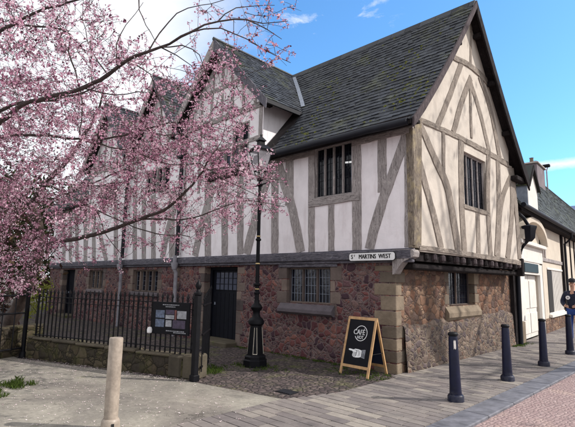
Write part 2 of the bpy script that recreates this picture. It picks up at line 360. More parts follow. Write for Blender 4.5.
# ------------------------------------------------------------ mesh helpers
class MB:
    def __init__(s): s.v = []; s.f = []; s.r = []; s.sm = []
    def add(s, vs, fs, rnd=None, smooth=False):
        b = len(s.v); s.v += [tuple(v) for v in vs]
        for f in fs: s.f.append(tuple(i+b for i in f)); s.r.append(R.random() if rnd is None else rnd); s.sm.append(smooth)
        return s
    def box(s, p0, p1, rnd=None, bev=0, mtx=None):
        x0, y0, z0 = [min(a, b) for a, b in zip(p0, p1)]; x1, y1, z1 = [max(a, b) for a, b in zip(p0, p1)]
        if bev <= 0:
            vs = [(x0,y0,z0),(x1,y0,z0),(x1,y1,z0),(x0,y1,z0),(x0,y0,z1),(x1,y0,z1),(x1,y1,z1),(x0,y1,z1)]
            fs = [(0,3,2,1),(4,5,6,7),(0,1,5,4),(1,2,6,5),(2,3,7,6),(3,0,4,7)]
        else:
            bev = min(bev, (x1-x0)*.45, (y1-y0)*.45, (z1-z0)*.45)
            bm = bmesh.new(); bmesh.ops.create_cube(bm, size=1)
            for v in bm.verts: v.co = Vector(((x0+x1)/2+v.co.x*(x1-x0), (y0+y1)/2+v.co.y*(y1-y0), (z0+z1)/2+v.co.z*(z1-z0)))
            bmesh.ops.bevel(bm, geom=bm.edges[:], offset=bev, segments=1, affect='EDGES', profile=.7)
            bm.verts.index_update(); vs = [v.co[:] for v in bm.verts]; fs = [tuple(v.index for v in f.verts) for f in bm.faces]; bm.free()
        if mtx: vs = [mtx @ Vector(v) for v in vs]
        return s.add(vs, fs, R.random() if rnd is None else rnd)
    def prism(s, poly, n, rnd=None):               # poly: 3d points, n: extrusion vector
        k = len(poly); a = [Vector(p) for p in poly]; b = [p+Vector(n) for p in a]
        fs = [tuple(range(k))[::-1], tuple(range(k, 2*k))]+[(i, (i+1) % k, k+(i+1) % k, k+i) for i in range(k)]
        return s.add(a+b, fs, R.random() if rnd is None else rnd)
    def tube(s, pts, rads, seg=8, rnd=None, cap=True):
        pts = [Vector(p) for p in pts]
        if not hasattr(rads, '__len__'): rads = [rads]*len(pts)
        vs = []; ref = Vector((.13, .27, .95))
        for i, p in enumerate(pts):
            t = (pts[min(i+1, len(pts)-1)]-pts[max(i-1, 0)]).normalized()
            if abs(t.dot(ref)) > .97: ref = Vector((.9, .3, .1))
            a = t.cross(ref).normalized(); b = t.cross(a)
            for k in range(seg):
                w = 2*PI*k/seg; vs.append(p+(a*math.cos(w)+b*math.sin(w))*rads[i])
        fs = [(i*seg+k, i*seg+(k+1) % seg, (i+1)*seg+(k+1) % seg, (i+1)*seg+k) for i in range(len(pts)-1) for k in range(seg)]
        if cap: fs += [tuple(range(seg))[::-1], tuple(range((len(pts)-1)*seg, len(pts)*seg))]
        return s.add(vs, fs, R.random() if rnd is None else rnd, smooth=seg > 5)
    def lathe(s, prof, seg=20, o=(0, 0, 0), rnd=None, smooth=True, rot=0):
        vs = [(o[0]+r*math.cos(2*PI*k/seg+rot), o[1]+r*math.sin(2*PI*k/seg+rot), o[2]+z) for r, z in prof for k in range(seg)]
        n = len(prof)
        fs = [(i*seg+k, i*seg+(k+1) % seg, (i+1)*seg+(k+1) % seg, (i+1)*seg+k) for i in range(n-1) for k in range(seg)]
        fs += [tuple(range(seg))[::-1], tuple(range((n-1)*seg, n*seg))]
        return s.add(vs, fs, R.random() if rnd is None else rnd, smooth)
    def build(s, name, m, parent=None, world=True, sharp=38):
        me = bpy.data.meshes.new(name)
        off = Vector((0, 0, 0))
        if parent is not None and world:
            t = parent
            while t.parent: t = t.parent
            off = t.location
        me.from_pydata([(v[0]-off.x, v[1]-off.y, v[2]-off.z) for v in s.v], [], s.f)
        me.update()
        at_ = me.attributes.new('rnd', 'FLOAT', 'FACE'); at_.data.foreach_set('value', s.r)
        me.polygons.foreach_set('use_smooth', s.sm)
        if any(s.sm): me.set_sharp_from_angle(angle=rad(sharp))
        me.materials.append(MT[m]); ob = bpy.data.objects.new(name, me); COL.objects.link(ob)
        if parent is not None: ob.parent = parent
        return ob

def tag(o, label=None, cat=None, group=None, kind=None):
    if label: o['label'] = label
    if cat: o['category'] = cat
    if group: o['group'] = group
    if kind: o['kind'] = kind
    return o
def empty(name, loc, label=None, cat=None, group=None):
    o = bpy.data.objects.new(name, None); COL.objects.link(o); o.location = loc; o.empty_display_size = .2
    return tag(o, label, cat, group)
def copy_tree(o, parent=None):
    c = o.copy(); COL.objects.link(c); c.parent = parent
    for ch in o.children: copy_tree(ch, c)
    return c

class Plane:                                       # vertical wall plane: o + a*dir, outward normal nrm
    def __init__(s, o, d, n): s.o = Vector(o); s.d = Vector(d).normalized(); s.n = Vector(n).normalized()
    def P(s, a, z, out=0): v = s.o+s.d*a+s.n*out; return Vector((v.x, v.y, z))
    def px(s, x, y, out=0):
        v = ray(x, y); o = s.o+s.n*out; t = (o-CAM).dot(s.n)/v.dot(s.n); p = CAM+v*t
        return ((p-o).dot(s.d), p.z)
    def slab(s, mb, poly, o0, o1, rnd=None):        # poly [(a,z)], from outward o0 to o1
        return mb.prism([s.P(a, z, o0) for a, z in poly], s.n*(o1-o0), rnd)
    def box(s, mb, a0, a1, z0, z1, o0, o1, rnd=None, bev=0):
        if not bev: return s.slab(mb, [(a0, z0), (a1, z0), (a1, z1), (a0, z1)], o0, o1, rnd)
        m = Matrix((s.d, s.n, Vector((0, 0, 1)))).transposed().to_4x4(); m.translation = Vector((s.o.x, s.o.y, 0))
        return mb.box((a0, o0, z0), (a1, o1, z1), rnd, bev, m)
FR = Plane((0, 7.89, 0), (1, 0, 0), (0, -1, 0))     # front of the old house, a = X
GL = Plane((-4.73, 0, 0), (0, 1, 0), (1, 0, 0))     # stone gable wall, a = Y
GU = Plane((-4.30, 0, 0), (0, 1, 0), (1, 0, 0))     # jettied upper gable wall
ND = rad(4.5)
NB = Plane((-4.75, 14.6, 0), (-math.sin(ND), math.cos(ND), 0), (math.cos(ND), math.sin(ND), 0))

def wall(mb, pl, a0, a1, z0, z1, holes, thick=.4):  # wall face with openings, reveals as real thickness
    As = sorted({a0, a1, *[h[0] for h in holes], *[h[1] for h in holes]}); Zs = sorted({z0, z1, *[h[2] for h in holes], *[h[3] for h in holes]})
    vs = {}; V = []; F = []
    def vid(a, z, o):
        k = (a, z, o)
        if k not in vs: vs[k] = len(V); V.append(pl.P(a, z, o))
        return vs[k]
    def solid(i, j):
        if i < 0 or j < 0 or i >= len(As)-1 or j >= len(Zs)-1: return False
        ca, cz = (As[i]+As[i+1])/2, (Zs[j]+Zs[j+1])/2
        return not any(h[0] < ca < h[1] and h[2] < cz < h[3] for h in holes)
    for i in range(len(As)-1):
        for j in range(len(Zs)-1):
            if not solid(i, j): continue
            A, B, C, D = As[i], As[i+1], Zs[j], Zs[j+1]
            F.append([vid(A, C, 0), vid(B, C, 0), vid(B, D, 0), vid(A, D, 0)])
            F.append([vid(A, C, -thick), vid(A, D, -thick), vid(B, D, -thick), vid(B, C, -thick)])
            if not solid(i-1, j): F.append([vid(A, C, 0), vid(A, D, 0), vid(A, D, -thick), vid(A, C, -thick)])
            if not solid(i+1, j): F.append([vid(B, C, 0), vid(B, C, -thick), vid(B, D, -thick), vid(B, D, 0)])
            if not solid(i, j-1): F.append([vid(A, C, 0), vid(A, C, -thick), vid(B, C, -thick), vid(B, C, 0)])
            if not solid(i, j+1): F.append([vid(A, D, 0), vid(B, D, 0), vid(B, D, -thick), vid(A, D, -thick)])
    return mb.add(V, F, .5)

def strip(pl, pts, w, o1, mtl, name, parent, o0=-.03, jit=.008, px=True, wpx=True, seg=.18):
    """a weathered timber following a polyline on the wall; pts in photo pixels or wall coords, w the width"""
    if px: q = [Vector(pl.px(x, y)) for x, y in pts]
    else: q = [Vector(p) for p in pts]
    n = len(q); ws = w if hasattr(w, '__len__') else [w]*n
    if px and wpx:                                   # pixel width to metres, per point
        W2 = []
        for k, (x, y) in enumerate(pts):
            dx, dy = (pts[min(k+1, n-1)][0]-pts[max(k-1, 0)][0], pts[min(k+1, n-1)][1]-pts[max(k-1, 0)][1])
            L = math.hypot(dx, dy); nx, ny = -dy/L*ws[k]/2, dx/L*ws[k]/2
            A = Vector(pl.px(x+nx, y+ny)); B = Vector(pl.px(x-nx, y-ny)); t = (q[min(k+1, n-1)]-q[max(k-1, 0)]).normalized()
            d = A-B; W2.append(abs(d.x*t.y-d.y*t.x))
        ws = W2
    P = []; Wd = []                                  # resample with a smooth curve
    for i in range(n-1):
        L = (q[i+1]-q[i]).length; k = max(2, int(L/seg))
        p0, p1, p2, p3 = q[max(i-1, 0)], q[i], q[i+1], q[min(i+2, n-1)]
        for j in range(k+(1 if i == n-2 else 0)):
            t = j/k
            c = .5*((2*p1)+(p2-p0)*t+(2*p0-5*p1+4*p2-p3)*t*t+(3*p1-p0-3*p2+p3)*t**3)
            P.append(c); Wd.append(ws[i]*(1-t)+ws[i+1]*t)
    mb = MB(); V = []; F = []; m = len(P); b = .005; o1 += -.016+R.uniform(-.004, .004); o0 -= R.uniform(0, .004)
    for i in range(m):
        t = (P[min(i+1, m-1)]-P[max(i-1, 0)]).normalized(); nn = Vector((-t.y, t.x)); hw = Wd[i]/2
        l = hw+R.uniform(-jit, jit); r = hw+R.uniform(-jit, jit)
        for s_, o in ((l, o0), (l, o1-b), (l-b, o1), (-(r-b), o1), (-r, o1-b), (-r, o0)):
            c = P[i]+nn*s_; V.append(pl.P(c.x, c.y, o))
    for i in range(m-1):
        for k in range(6): F.append((i*6+k, i*6+(k+1) % 6, (i+1)*6+(k+1) % 6, (i+1)*6+k))
    F += [tuple(range(6))[::-1], tuple(range((m-1)*6, m*6))]
    dd_ = P[-1]-P[0]; mb.add(V, F); return mb.build(name, mtl+('_h' if abs(dd_.x) > abs(dd_.y) else ''), parent)

def window(pl, a0, a1, z0, z1, nl, parent, out=-.12, frame_m='sandstone_cool', mw=.07, fw_=.05, nx=3, nz=5, pane_m='glass_dark', name='window', bars='lead_black', muld=.08):
    f = MB(); w = (a1-a0)
    pl.box(f, a0, a0+fw_, z0, z1, out-.06, out+muld*.5, bev=.008); pl.box(f, a1-fw_, a1, z0, z1, out-.06, out+muld*.5, bev=.008)
    pl.box(f, a0+fw_, a1-fw_, z0, z0+fw_, out-.06, out+muld*.5, bev=.008); pl.box(f, a0+fw_, a1-fw_, z1-fw_, z1, out-.06, out+muld*.5, bev=.008)
    fr = f.build(name, frame_m, parent)
    L = (w-2*fw_-(nl-1)*mw)/nl
    for i in range(nl-1):
        x = a0+fw_+L*(i+1)+mw*i; b = MB(); pl.box(b, x, x+mw, z0+fw_, z1-fw_, out-.055, out+muld, bev=.015); b.build('mullion', frame_m, fr)
    p = MB(); pl.slab(p, [(a0+.01, z0+.01), (a1-.01, z0+.01), (a1-.01, z1-.01), (a0+.01, z1-.01)], out-.052, out-.045); p.build('pane', pane_m, fr)
    l = MB(); t = .007
    for i in range(nl):
        x0 = a0+fw_+(L+mw)*i
        for k in range(nx+1):
            xx = x0+L*k/nx; tt = t*2 if k in (0, nx) else t; pl.box(l, xx-tt/2-.001, xx+tt/2+.001, z0+fw_, z1-fw_, out-.044, out-.034)
        for k in range(1, nz): zz = z0+fw_+(z1-z0-2*fw_)*k/nz; pl.box(l, x0, x0+L, zz-t/2, zz+t/2, out-.0445, out-.0345)
    l.build('leading', bars, fr); return fr

# ------------------------------------------------------------ ground
def sheet(name, poly, z, m, thick=.3):
    mb = MB(); mb.prism([(x, y, z-thick) for x, y in poly], (0, 0, thick)); return tag(mb.build(name, m), kind='structure')
gb = MB(); gb.add([(-400, -400, -.11), (400, -400, -.11), (400, 400, -.11), (-400, 400, -.11)], [(0, 1, 2, 3)], .5)
tag(gb.build('ground', 'far_ground'), kind='structure')
KX0, KX1 = -2.83, -2.47
sheet('road', [(KX1, -30), (3.5, -30), (3.5, 80), (KX1, 80)], -.035, 'road_setts', .06)
sheet('far_pavement', [(3.5, -30), (7, -30), (7, 80), (3.5, 80)], .06, 'far_ground', .15)
k = MB()
y = -12.0
while y < 60:
    L = R.uniform(.85, 1.0); k.box((KX0, y+.004, -.1), (KX1, y+L-.004, .0+R.uniform(-.002, .003)), bev=.012); y += L
tag(k.build('kerb', 'kerb_stone'), kind='structure')
# concrete forecourt (left) and beds
sheet('forecourt', [(-40, -30), (-4.9, -30), (-4.9, 4.98), (-6.3, 4.72), (-6.9, 4.62), (-11, 3.2), (-40, 3.2)], -.004, 'concrete')
sheet('cobbled_yard', [(-6.29, 4.732), (-4.9, 4.986), (-4.6, 5.9), (-4.55, 7.6), (-4.55, 14.6), (-40, 14.6), (-40, 3.204), (-11, 3.204), (-6.3, 4.73)], -.008, 'cobbles')
# paving of individual slabs, courses across the pavement
jb = MB(); jb.prism([(-4.9, -12, -.2), (KX0-.003, -12, -.2), (KX0-.003, 60, -.2), (-7.0, 60, -.2), (-4.55, 14.6, -.2), (-4.55, 6, -.2), (-4.9, 4.99, -.2)], (0, 0, .186)); 
tag(jb.build('pavement_bed', 'soil'), kind='structure')
pv = MB(); y = -10.0; row = 0
def pav_left(y):
    if y < 4.98: return -4.895
    if y < 5.9: return -4.895+(y-4.98)/.92*.3
    if y < 14.6: return -4.6 if y < 7.7 else -4.72
    return -4.75-(y-14.6)*math.tan(ND)
while y < 48:
    hgt = .165; xl = pav_left(y+hgt/2); x = KX0-.006; x1 = x-R.uniform(.15, .5)
    while x > xl+.02:
        x1 = max(x1, xl)
        zz = R.uniform(-.0025, .0025); t = .004
        pv.add([(x1+t, y+t, zz-.02), (x-t, y+t, zz-.02), (x-t, y+hgt-t, zz-.02), (x1+t, y+hgt-t, zz-.02),
                (x1+t+.004, y+t+.004, zz), (x-t-.004, y+t+.004, zz+R.uniform(-.001, .001)), (x-t-.004, y+hgt-t-.004, zz), (x1+t+.004, y+hgt-t-.004, zz)],
               [(4, 5, 6, 7), (0, 1, 5, 4), (1, 2, 6, 5), (2, 3, 7, 6), (3, 0, 4, 7)], R.random())
        x = x1; x1 = x-R.choice([.30, .36, .42])
    y += hgt; row += 1
tag(pv.build('pavement', 'paving'), kind='structure')

# ------------------------------------------------------------ the old timber framed house
house = empty('timber_framed_house', (-12, 11, 0), 'old timber framed corner house with rubble stone ground floor and mossy slate roofs', 'house')
def HB(mb, name, m, parent=None): return mb.build(name, m, parent or house)

WIN1 = (-7.68, -6.35, 1.20, 2.02); DOOR = (-11.0, -9.52, .0, 2.06)
holes = [WIN1, DOOR, (-15.3, -13.6, 1.25, 2.0), (-19.0, -17.7, 1.25, 2.0), (-21.9, -20.5, .0, 2.04)]
HB(wall(MB(), FR, -23.5, -4.742, -.15, 2.12, holes, .42), 'stone_wall', 'rubble_purple')
WG = (10.20, 11.66, 1.20, 2.0)
HB(wall(MB(), GL, 7.896, 14.35, -.15, 2.12, [WG], .42), 'stone_wall', 'rubble_brown')
# battered granite plinth on the gable side, ragged top
pm = MB(); n = 40; V = []; F = []
for i in range(n+1):
    a = 8.12+(14.37-8.12)*i/n; zt = .88+.13*noise.noise(Vector((a*1.3, 2, 0)))+.06*noise.noise(Vector((a*5, 7, 0)))+(.06 if a > 11.4 else 0)
    for o_, z_ in ((-.02, zt+.03), (.03, zt-.01), (.055, zt-.08), (.07, .4), (.10, .0), (.10, -.12)): V.append(GL.P(a, z_, o_))
for i in range(n):
    for k in range(5): F.append((i*6+k, i*6+k+1, (i+1)*6+k+1, (i+1)*6+k))
pm.add(V, F, .5, True); HB(pm, 'plinth', 'granite_plinth')

# quoins at the corner and dressed jambs
q = MB(); z = -.05; i = 0
while z < 2.04:
    h = R.uniform(.22, .34); h = min(h, 2.05-z); lf, lg = ((.46, .16), (.30, .30))[i % 2]
    q.box((-4.73-lf-R.uniform(0, .06), 7.883-R.uniform(0, .004), z+.006), (-4.722, 7.89+lg+R.uniform(0, .08), z+h-.006), bev=.012); z += h; i += 1
HB(q, 'quoins', 'sandstone')
def jambs(pl, a, side, z0, z1, m, w=(.16, .30), out=.005, depth=-.3):
    j = MB(); z = z0; i = 0
    while z < z1-.03:
        h = min(R.uniform(.2, .32), z1-z)
        if z1-z-h < .08: h = z1-z
        L = w[i % 2]+R.uniform(-.03, .03)
        pl.box(j, a-.004*side, a+side*L, z+.004, z+h-.004, depth, out+R.uniform(0, .004), bev=.01) if side > 0 else pl.box(j, a+side*L, a-.004*side, z+.004, z+h-.004, depth, out+R.uniform(0, .004), bev=.01)
        z += h; i += 1
    return j
for a, sd, z0, z1 in ((WIN1[1], 1, .98, 2.05), (WIN1[0], -1, .95, 2.05), (DOOR[1], 1, 0, 2.05), (DOOR[0], -1, 0, 2.05), (-13.6, 1, 1.1, 2.05), (-15.3, -1, 1.1, 2.05), (-17.7, 1, 1.1, 2.05), (-19.0, -1, 1.1, 2.05), (-20.5, 1, 0, 2.05), (-21.9, -1, 0, 2.05), (-12.6, 1, .0, 2.05)):
    HB(jambs(FR, a, sd, z0, z1, 0), 'jamb', 'sandstone_cool')
for a, sd in ((WG[0], -1), (WG[1], 1)): HB(jambs(GL, a+.0*sd, sd, 1.0, 2.05, 0, (.13, .24)), 'jamb', 'sandstone')
s = MB(); V = [FR.P(a, z_, o_) for a in (-7.86, -6.22) for o_, z_ in ((-.2, 1.2), (.02, 1.19), (.13, 1.07), (.13, 1.0), (.05, .95), (-.2, .95))]
s.add(V, [(0,1,2,3,4,5), (11,10,9,8,7,6)]+[(k, 6+k, 6+(k+1) % 6, (k+1) % 6) for k in range(6)], .4); HB(s, 'window_sill', 'sill_stone')
s = MB(); V = [GL.P(a, z_, o_) for a in (10.0, 11.85) for o_, z_ in ((-.3, 1.2), (.0, 1.19), (.09, 1.05), (.09, .95), (.03, .88), (-.2, .88))]
s.add(V, [(0,1,2,3,4,5), (11,10,9,8,7,6)]+[(k, 6+k, 6+(k+1) % 6, (k+1) % 6) for k in range(6)], .8); HB(s, 'window_sill', 'sandstone')
for a0, a1 in ((-15.4, -13.5), (-19.1, -17.6)):
    s = MB(); FR.box(s, a0, a1, 1.12, 1.25, -.2, .07, bev=.02); HB(s, 'window_sill', 'sill_stone')
window(FR, *WIN1, 3, house, out=-.10, fw_=.04, mw=.05, nx=4, nz=4, muld=.03, bars='lead')
window(GL, *WG, 2, house, out=-.15, fw_=.025, mw=.03, nx=4, nz=5, frame_m='sandstone_cool', muld=.01)
window(FR, -15.3, -13.6, 1.25, 2.0, 4, house, out=-.12, nx=2, nz=4, bars='lead', mw=.05)
window(FR, -19.0, -17.7, 1.25, 2.0, 3, house, out=-.12, nx=2, nz=4, bars='lead', mw=.05)

# doors
def door(a0, a1, zt, glazed=True):
    d = MB(); FR.box(d, a0+.08, a1-.08, .1, zt-.05, -.34, -.28); n = 7; w = (a1-a0-.16)/n
    for i in range(n): FR.box(d, a0+.08+i*w+.006, a0+.08+(i+1)*w-.006, .1, 1.34 if glazed else zt-.06, -.28, -.262, bev=.005)
    dd = HB(d, 'door', 'door_black')
    f = MB(); FR.box(f, a0, a0+.08, 0, zt, -.36, -.2, bev=.01); FR.box(f, a1-.08, a1, 0, zt, -.36, -.2, bev=.01); FR.box(f, a0+.08, a1-.08, zt-.08, zt, -.36, -.2, bev=.01); f.build('door_frame', 'door_black', dd)
    if glazed:
        g_ = MB(); b_ = MB(); FR.box(g_, a0+.2, a1-.14, 1.42, zt-.14, -.279, -.274)
        for k in range(7): x = a0+.2+(a1-a0-.34)*k/6; FR.box(b_, x-.012, x+.012, 1.40, zt-.12, -.274, -.262)
        for k in range(4): z_ = 1.42+(zt-.14-1.42)*k/3; FR.box(b_, a0+.2, a1-.14, z_-.008, z_+.008, -.273, -.264)
        g_.build('pane', 'glass_pale', dd); b_.build('glazing_bar', 'door_black', dd)
    h = MB(); h.lathe([(.028, 0), (.03, .015), (.012, .03), (.026, .05), (.02, .07)], 12, FR.P(a0+.2, 1.0, -.26)); h.build('door_knob', 'lead', dd)
door(*DOOR[:2], 2.06); door(-21.9, -20.5, 2.04, False)
s = MB(); FR.box(s, -11.05, -9.45, -.1, .1, -.4, .38, bev=.02); HB(s, 'doorstep', 'step_stone')
s = MB(); FR.box(s, -21.95, -20.45, -.1, .1, -.4, .3, bev=.02); HB(s, 'doorstep', 'step_stone')

# lintel and jetty beam along the front
s = MB(); FR.box(s, -7.95, -6.15, 2.02, 2.10, -.15, .035, bev=.015); HB(s, 'lintel', 'beam_blue_h')
a = -23.5
while a < -4.4:
    b = min(a+R.uniform(3.2, 4.6), -4.33)
    if -4.33-b < 1.2: b = -4.33
    s = MB(); FR.box(s, a+.004, b-.004, 2.155, 2.34, -.05, .10, bev=.02); FR.box(s, a+.004, b-.004, 2.095, 2.15, -.05, .06, bev=.012); FR.box(s, a+.004, b-.004, 2.335, 2.365, -.05, .06, bev=.008)
    HB(s, 'jetty_beam', 'beam_blue_h'); a = b
# curved bracket at the corner and the jetty underside
s = MB(); prof = [(0, 2.34), (.43, 2.34), (.47, 2.28), (.45, 2.2), (.36, 2.16), (.22, 2.10), (.12, 1.99), (.05, 1.88), (0, 1.86)]
s.prism([(-4.74+x, 7.80, z_) for x, z_ in prof], (0, .22, 0)); HB(s, 'corner_bracket', 'timber_grey')
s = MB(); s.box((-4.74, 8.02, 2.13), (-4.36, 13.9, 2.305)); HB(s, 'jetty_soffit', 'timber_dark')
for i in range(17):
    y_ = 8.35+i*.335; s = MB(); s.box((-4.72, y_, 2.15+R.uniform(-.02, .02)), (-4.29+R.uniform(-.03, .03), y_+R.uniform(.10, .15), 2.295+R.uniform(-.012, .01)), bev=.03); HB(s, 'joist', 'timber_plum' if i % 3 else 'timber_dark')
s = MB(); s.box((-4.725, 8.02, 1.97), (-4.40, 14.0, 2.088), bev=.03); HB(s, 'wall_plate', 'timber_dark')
s = MB(); s.box((-4.45, 13.86, 1.95), (-4.24, 14.02, 2.45), bev=.02); HB(s, 'end_bracket', 'timber_dark')
s = MB(); s.tube([(-4.55, 14.45, 4.6), (-4.55, 14.45, 3), (-4.58, 14.45, 0)], .06, 12); HB(s, 'downpipe', 'lead_black')
s = MB(); s.box((-4.78, 14.2, 0), (-4.62, 14.6, 2.3)); HB(s, 'end_post', 'timber_dark')

# upper plaster walls
UW = (*[FR.px(314.6, 149.3)[0], FR.px(351.8, 193)[0]], 3.60, 4.80)
def pls(x): return HB(x, 'plaster_wall', 'plaster_cool')
pls(wall(MB(), FR, -8.65, -4.30, 2.335, 4.98, [UW], .16))
GW1 = (-11.0, -9.22, 4.86, 5.46); GW2 = (-9.95, -9.2, 5.50, 6.08)
pls(wall(MB(), FR, -12.35, -8.652, 2.12, 6.42, [GW1, GW2], .16))
GW3 = (-14.8, -13.2, 4.6, 5.5)
pls(wall(MB(), FR, -15.7, -12.352, 2.12, 6.05, [GW3], .16))
pls(wall(MB(), FR, -19.7, -15.702, 2.12, 6.05, [(-18.6, -17.0, 4.6, 5.5)], .16))
pls(wall(MB(), FR, -23.5, -19.702, 2.12, 4.98, [], .16))
GABS = [(-10.5, 8.80, 1.065, 2.32, -12.35, -8.652, 6.422), (-14.0, 8.74, 1.42, 1.78, -15.7, -12.352, 6.052), (-17.8, 8.72, 1.22, 2.05, -19.7, -15.702, 6.052)]
for cx, az, sl_, hw, x0, x1, zb in GABS:
    s = MB(); FR.slab(s, [(x0, zb), (x1, zb), (x1, az-.1-sl_*abs(x1-cx)), (cx, az-.1), (x0, az-.1-sl_*abs(x0-cx))], -.16, 0, .5); pls(s)
# main roof profile (Y, z), bell-cast at the foot
PROF = [(7.47, 4.76), (7.9, 5.19), (8.5, 5.85), (9.31, 6.80), (10.1, 7.79), (10.83, 8.75)]
def zmain(y):
    y = 21.66-y if y > 10.83 else y
    for (a0, b0), (a1, b1) in zip(PROF, PROF[1:]):
        if y <= a1: return b0+(b1-b0)*(y-a0)/(a1-a0)
    return PROF[-1][1]
# upper gable wall, right hand end leans outwards at the foot
zc = 4.92
GWIN = (GU.px(463.5, 170)[0], GU.px(486.0, 180)[0], 3.42, 4.60)
def plg(x): return HB(x, 'plaster_wall', 'plaster_warm')
plg(wall(MB(), GU, 7.892, 13.25, 2.31, zc, [(GWIN[0], GWIN[1], 3.42, 4.80)], .18))
s = MB(); GU.slab(s, [(13.252, 2.31), (13.82, 2.31), (13.38, zc), (13.252, zc)], -.18, 0, .5); plg(s)
ys = [7.892, 8.5, 9.31, 10.1, 10.83, 21.66-10.1, 21.66-9.31, 21.66-8.5, 13.40]
s = MB(); GU.slab(s, [(7.892, zc+.002), (13.38, zc+.002), (13.36, 5.05)]+[(y_, zmain(y_)-.10) for y_ in ys[::-1]], -.18, 0, .5); plg(s)
# remaining walls (rear, far end) and the side of the first gable
s = MB(); s.box((-23.4, 13.75, -.1), (-4.85, 14.0, 4.9)); HB(s, 'rear_wall', 'rubble_purple')
s = MB(); s.prism([(-23.5, y_, z_) for y_, z_ in ((8.4, -.1), (13.7, -.1), (13.7, 5.1), (10.83, 8.6), (8.4, 5.5))], (.2, 0, 0)); HB(s, 'end_wall', 'plaster_cool')
s = MB(); s.prism([(-8.65, y_, z_) for y_, z_ in ((8.052, 4.7), (9.6, 4.7), (9.6, 6.72), (8.052, 6.72))], (-.15, 0, 0)); pls(s)
s = MB(); s.box((-8.60, 7.885, 6.30), (-8.45, 8.05, 6.55), bev=.02); s.box((-8.70, 7.76, 6.34), (-8.4, 7.9, 6.5), bev=.02); HB(s, 'bracket', 'timber_dark')
# floor inside so that no light leaks
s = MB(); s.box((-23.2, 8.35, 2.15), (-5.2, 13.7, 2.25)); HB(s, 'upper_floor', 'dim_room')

# ---- roofs
def slates(mb, u0, u1, prof, fn, keep=None, e=.165, w=.175, lift=.016):
    """prof: polyline [(s,z)] eave to ridge; fn(u,s,z) -> world point"""
    segs = []; T = 0
    for (a0, b0), (a1, b1) in zip(prof, prof[1:]):
        L = math.hypot(a1-a0, b1-b0); segs.append((T, L, a0, b0, a1, b1)); T += L
    def at_(v):
        v = max(-.05, v)
        for t0, L, a0, b0, a1, b1 in segs:
            if v <= t0+L or t0+L >= T-1e-6:
                k = (v-t0)/L; nx, nz = -(b1-b0)/L, (a1-a0)/L
                if a1 < a0: nx, nz = -nx, -nz
                return a0+(a1-a0)*k, b0+(b1-b0)*k, nx, nz
    rows = int(T/e)
    for r_ in range(rows+1):
        v = r_*e; ee = e*1.08 if v+e*1.08 < T else T-v
        if ee < .03: continue
        u = u0-R.uniform(0, w)
        while u < u1:
            ww = w*R.uniform(.75, 1.25); a, b = max(u, u0), min(u+ww, u1); u += ww
            if b-a < .03: continue
            s_, z_, nx, nz = at_(v+ee/2)
            if keep and not keep(fn((a+b)/2, s_, z_)): continue
            P = []; j = R.uniform(-.015, .012) if r_ else 0; l0, l1 = lift+R.uniform(-.004, .014), lift+R.uniform(-.004, .014)
            for uu, vv, l in ((a+.003, v-.01+j, l0), (b-.003, v-.01+j, l1), (b-.003, v+ee, .004), (a+.003, v+ee, .004)):
                s_, z_, nx, nz = at_(vv); P.append(fn(uu, s_+nx*l, z_+nz*l))
            for uu, vv in ((a+.003, v-.01+j), (b-.003, v-.01+j)):
                s_, z_, nx, nz = at_(vv); P.append(fn(uu, s_-nx*.004, z_-nz*.004))
            mb.add(P, [(0, 1, 2, 3), (4, 5, 1, 0), (4, 0, 3), (5, 2, 1)])
def gz(x, y=None):
    best = -9
    for cx, az, sl_, hw, *_ in GABS:
        if abs(x-cx) <= hw+.05: best = max(best, az-sl_*abs(x-cx))
    return best
rf = MB(); slates(rf, -24.0, -4.06, PROF, lambda u, s_, z_: Vector((u, s_, z_)), lambda p: gz(p.x) < p.z+.02)
roof = HB(rf, 'roof_slope', 'slate')
PB = [(21.66-a, b) for a, b in PROF]
rb = MB(); slates(rb, -24.0, -4.06, PB, lambda u, s_, z_: Vector((u, s_, z_)), e=.3, w=.5); HB(rb, 'roof_slope', 'slate')
for pr, xa, xb in ((PROF, -8.6, -4.08), (PROF, -24, -19.9), ([(8.35, 5.655)]+PROF[2:], -19.9, -8.6), (PB, -24, -4.08)):   # roof boarding below the slates
    b = MB()
    for (a0, b0), (a1, b1) in zip(pr, pr[1:]): b.add([(x, y_, z_) for y_, z_ in ((a0, b0-.012), (a1, b1-.012), (a1, b1-.09), (a0, b0-.09)) for x in (xa, xb)], [(0, 1, 3, 2), (6, 7, 5, 4), (0, 6, 4, 2), (1, 3, 5, 7), (0, 6, 7, 1)])
    HB(b, 'roof_boarding', 'timber_dark')
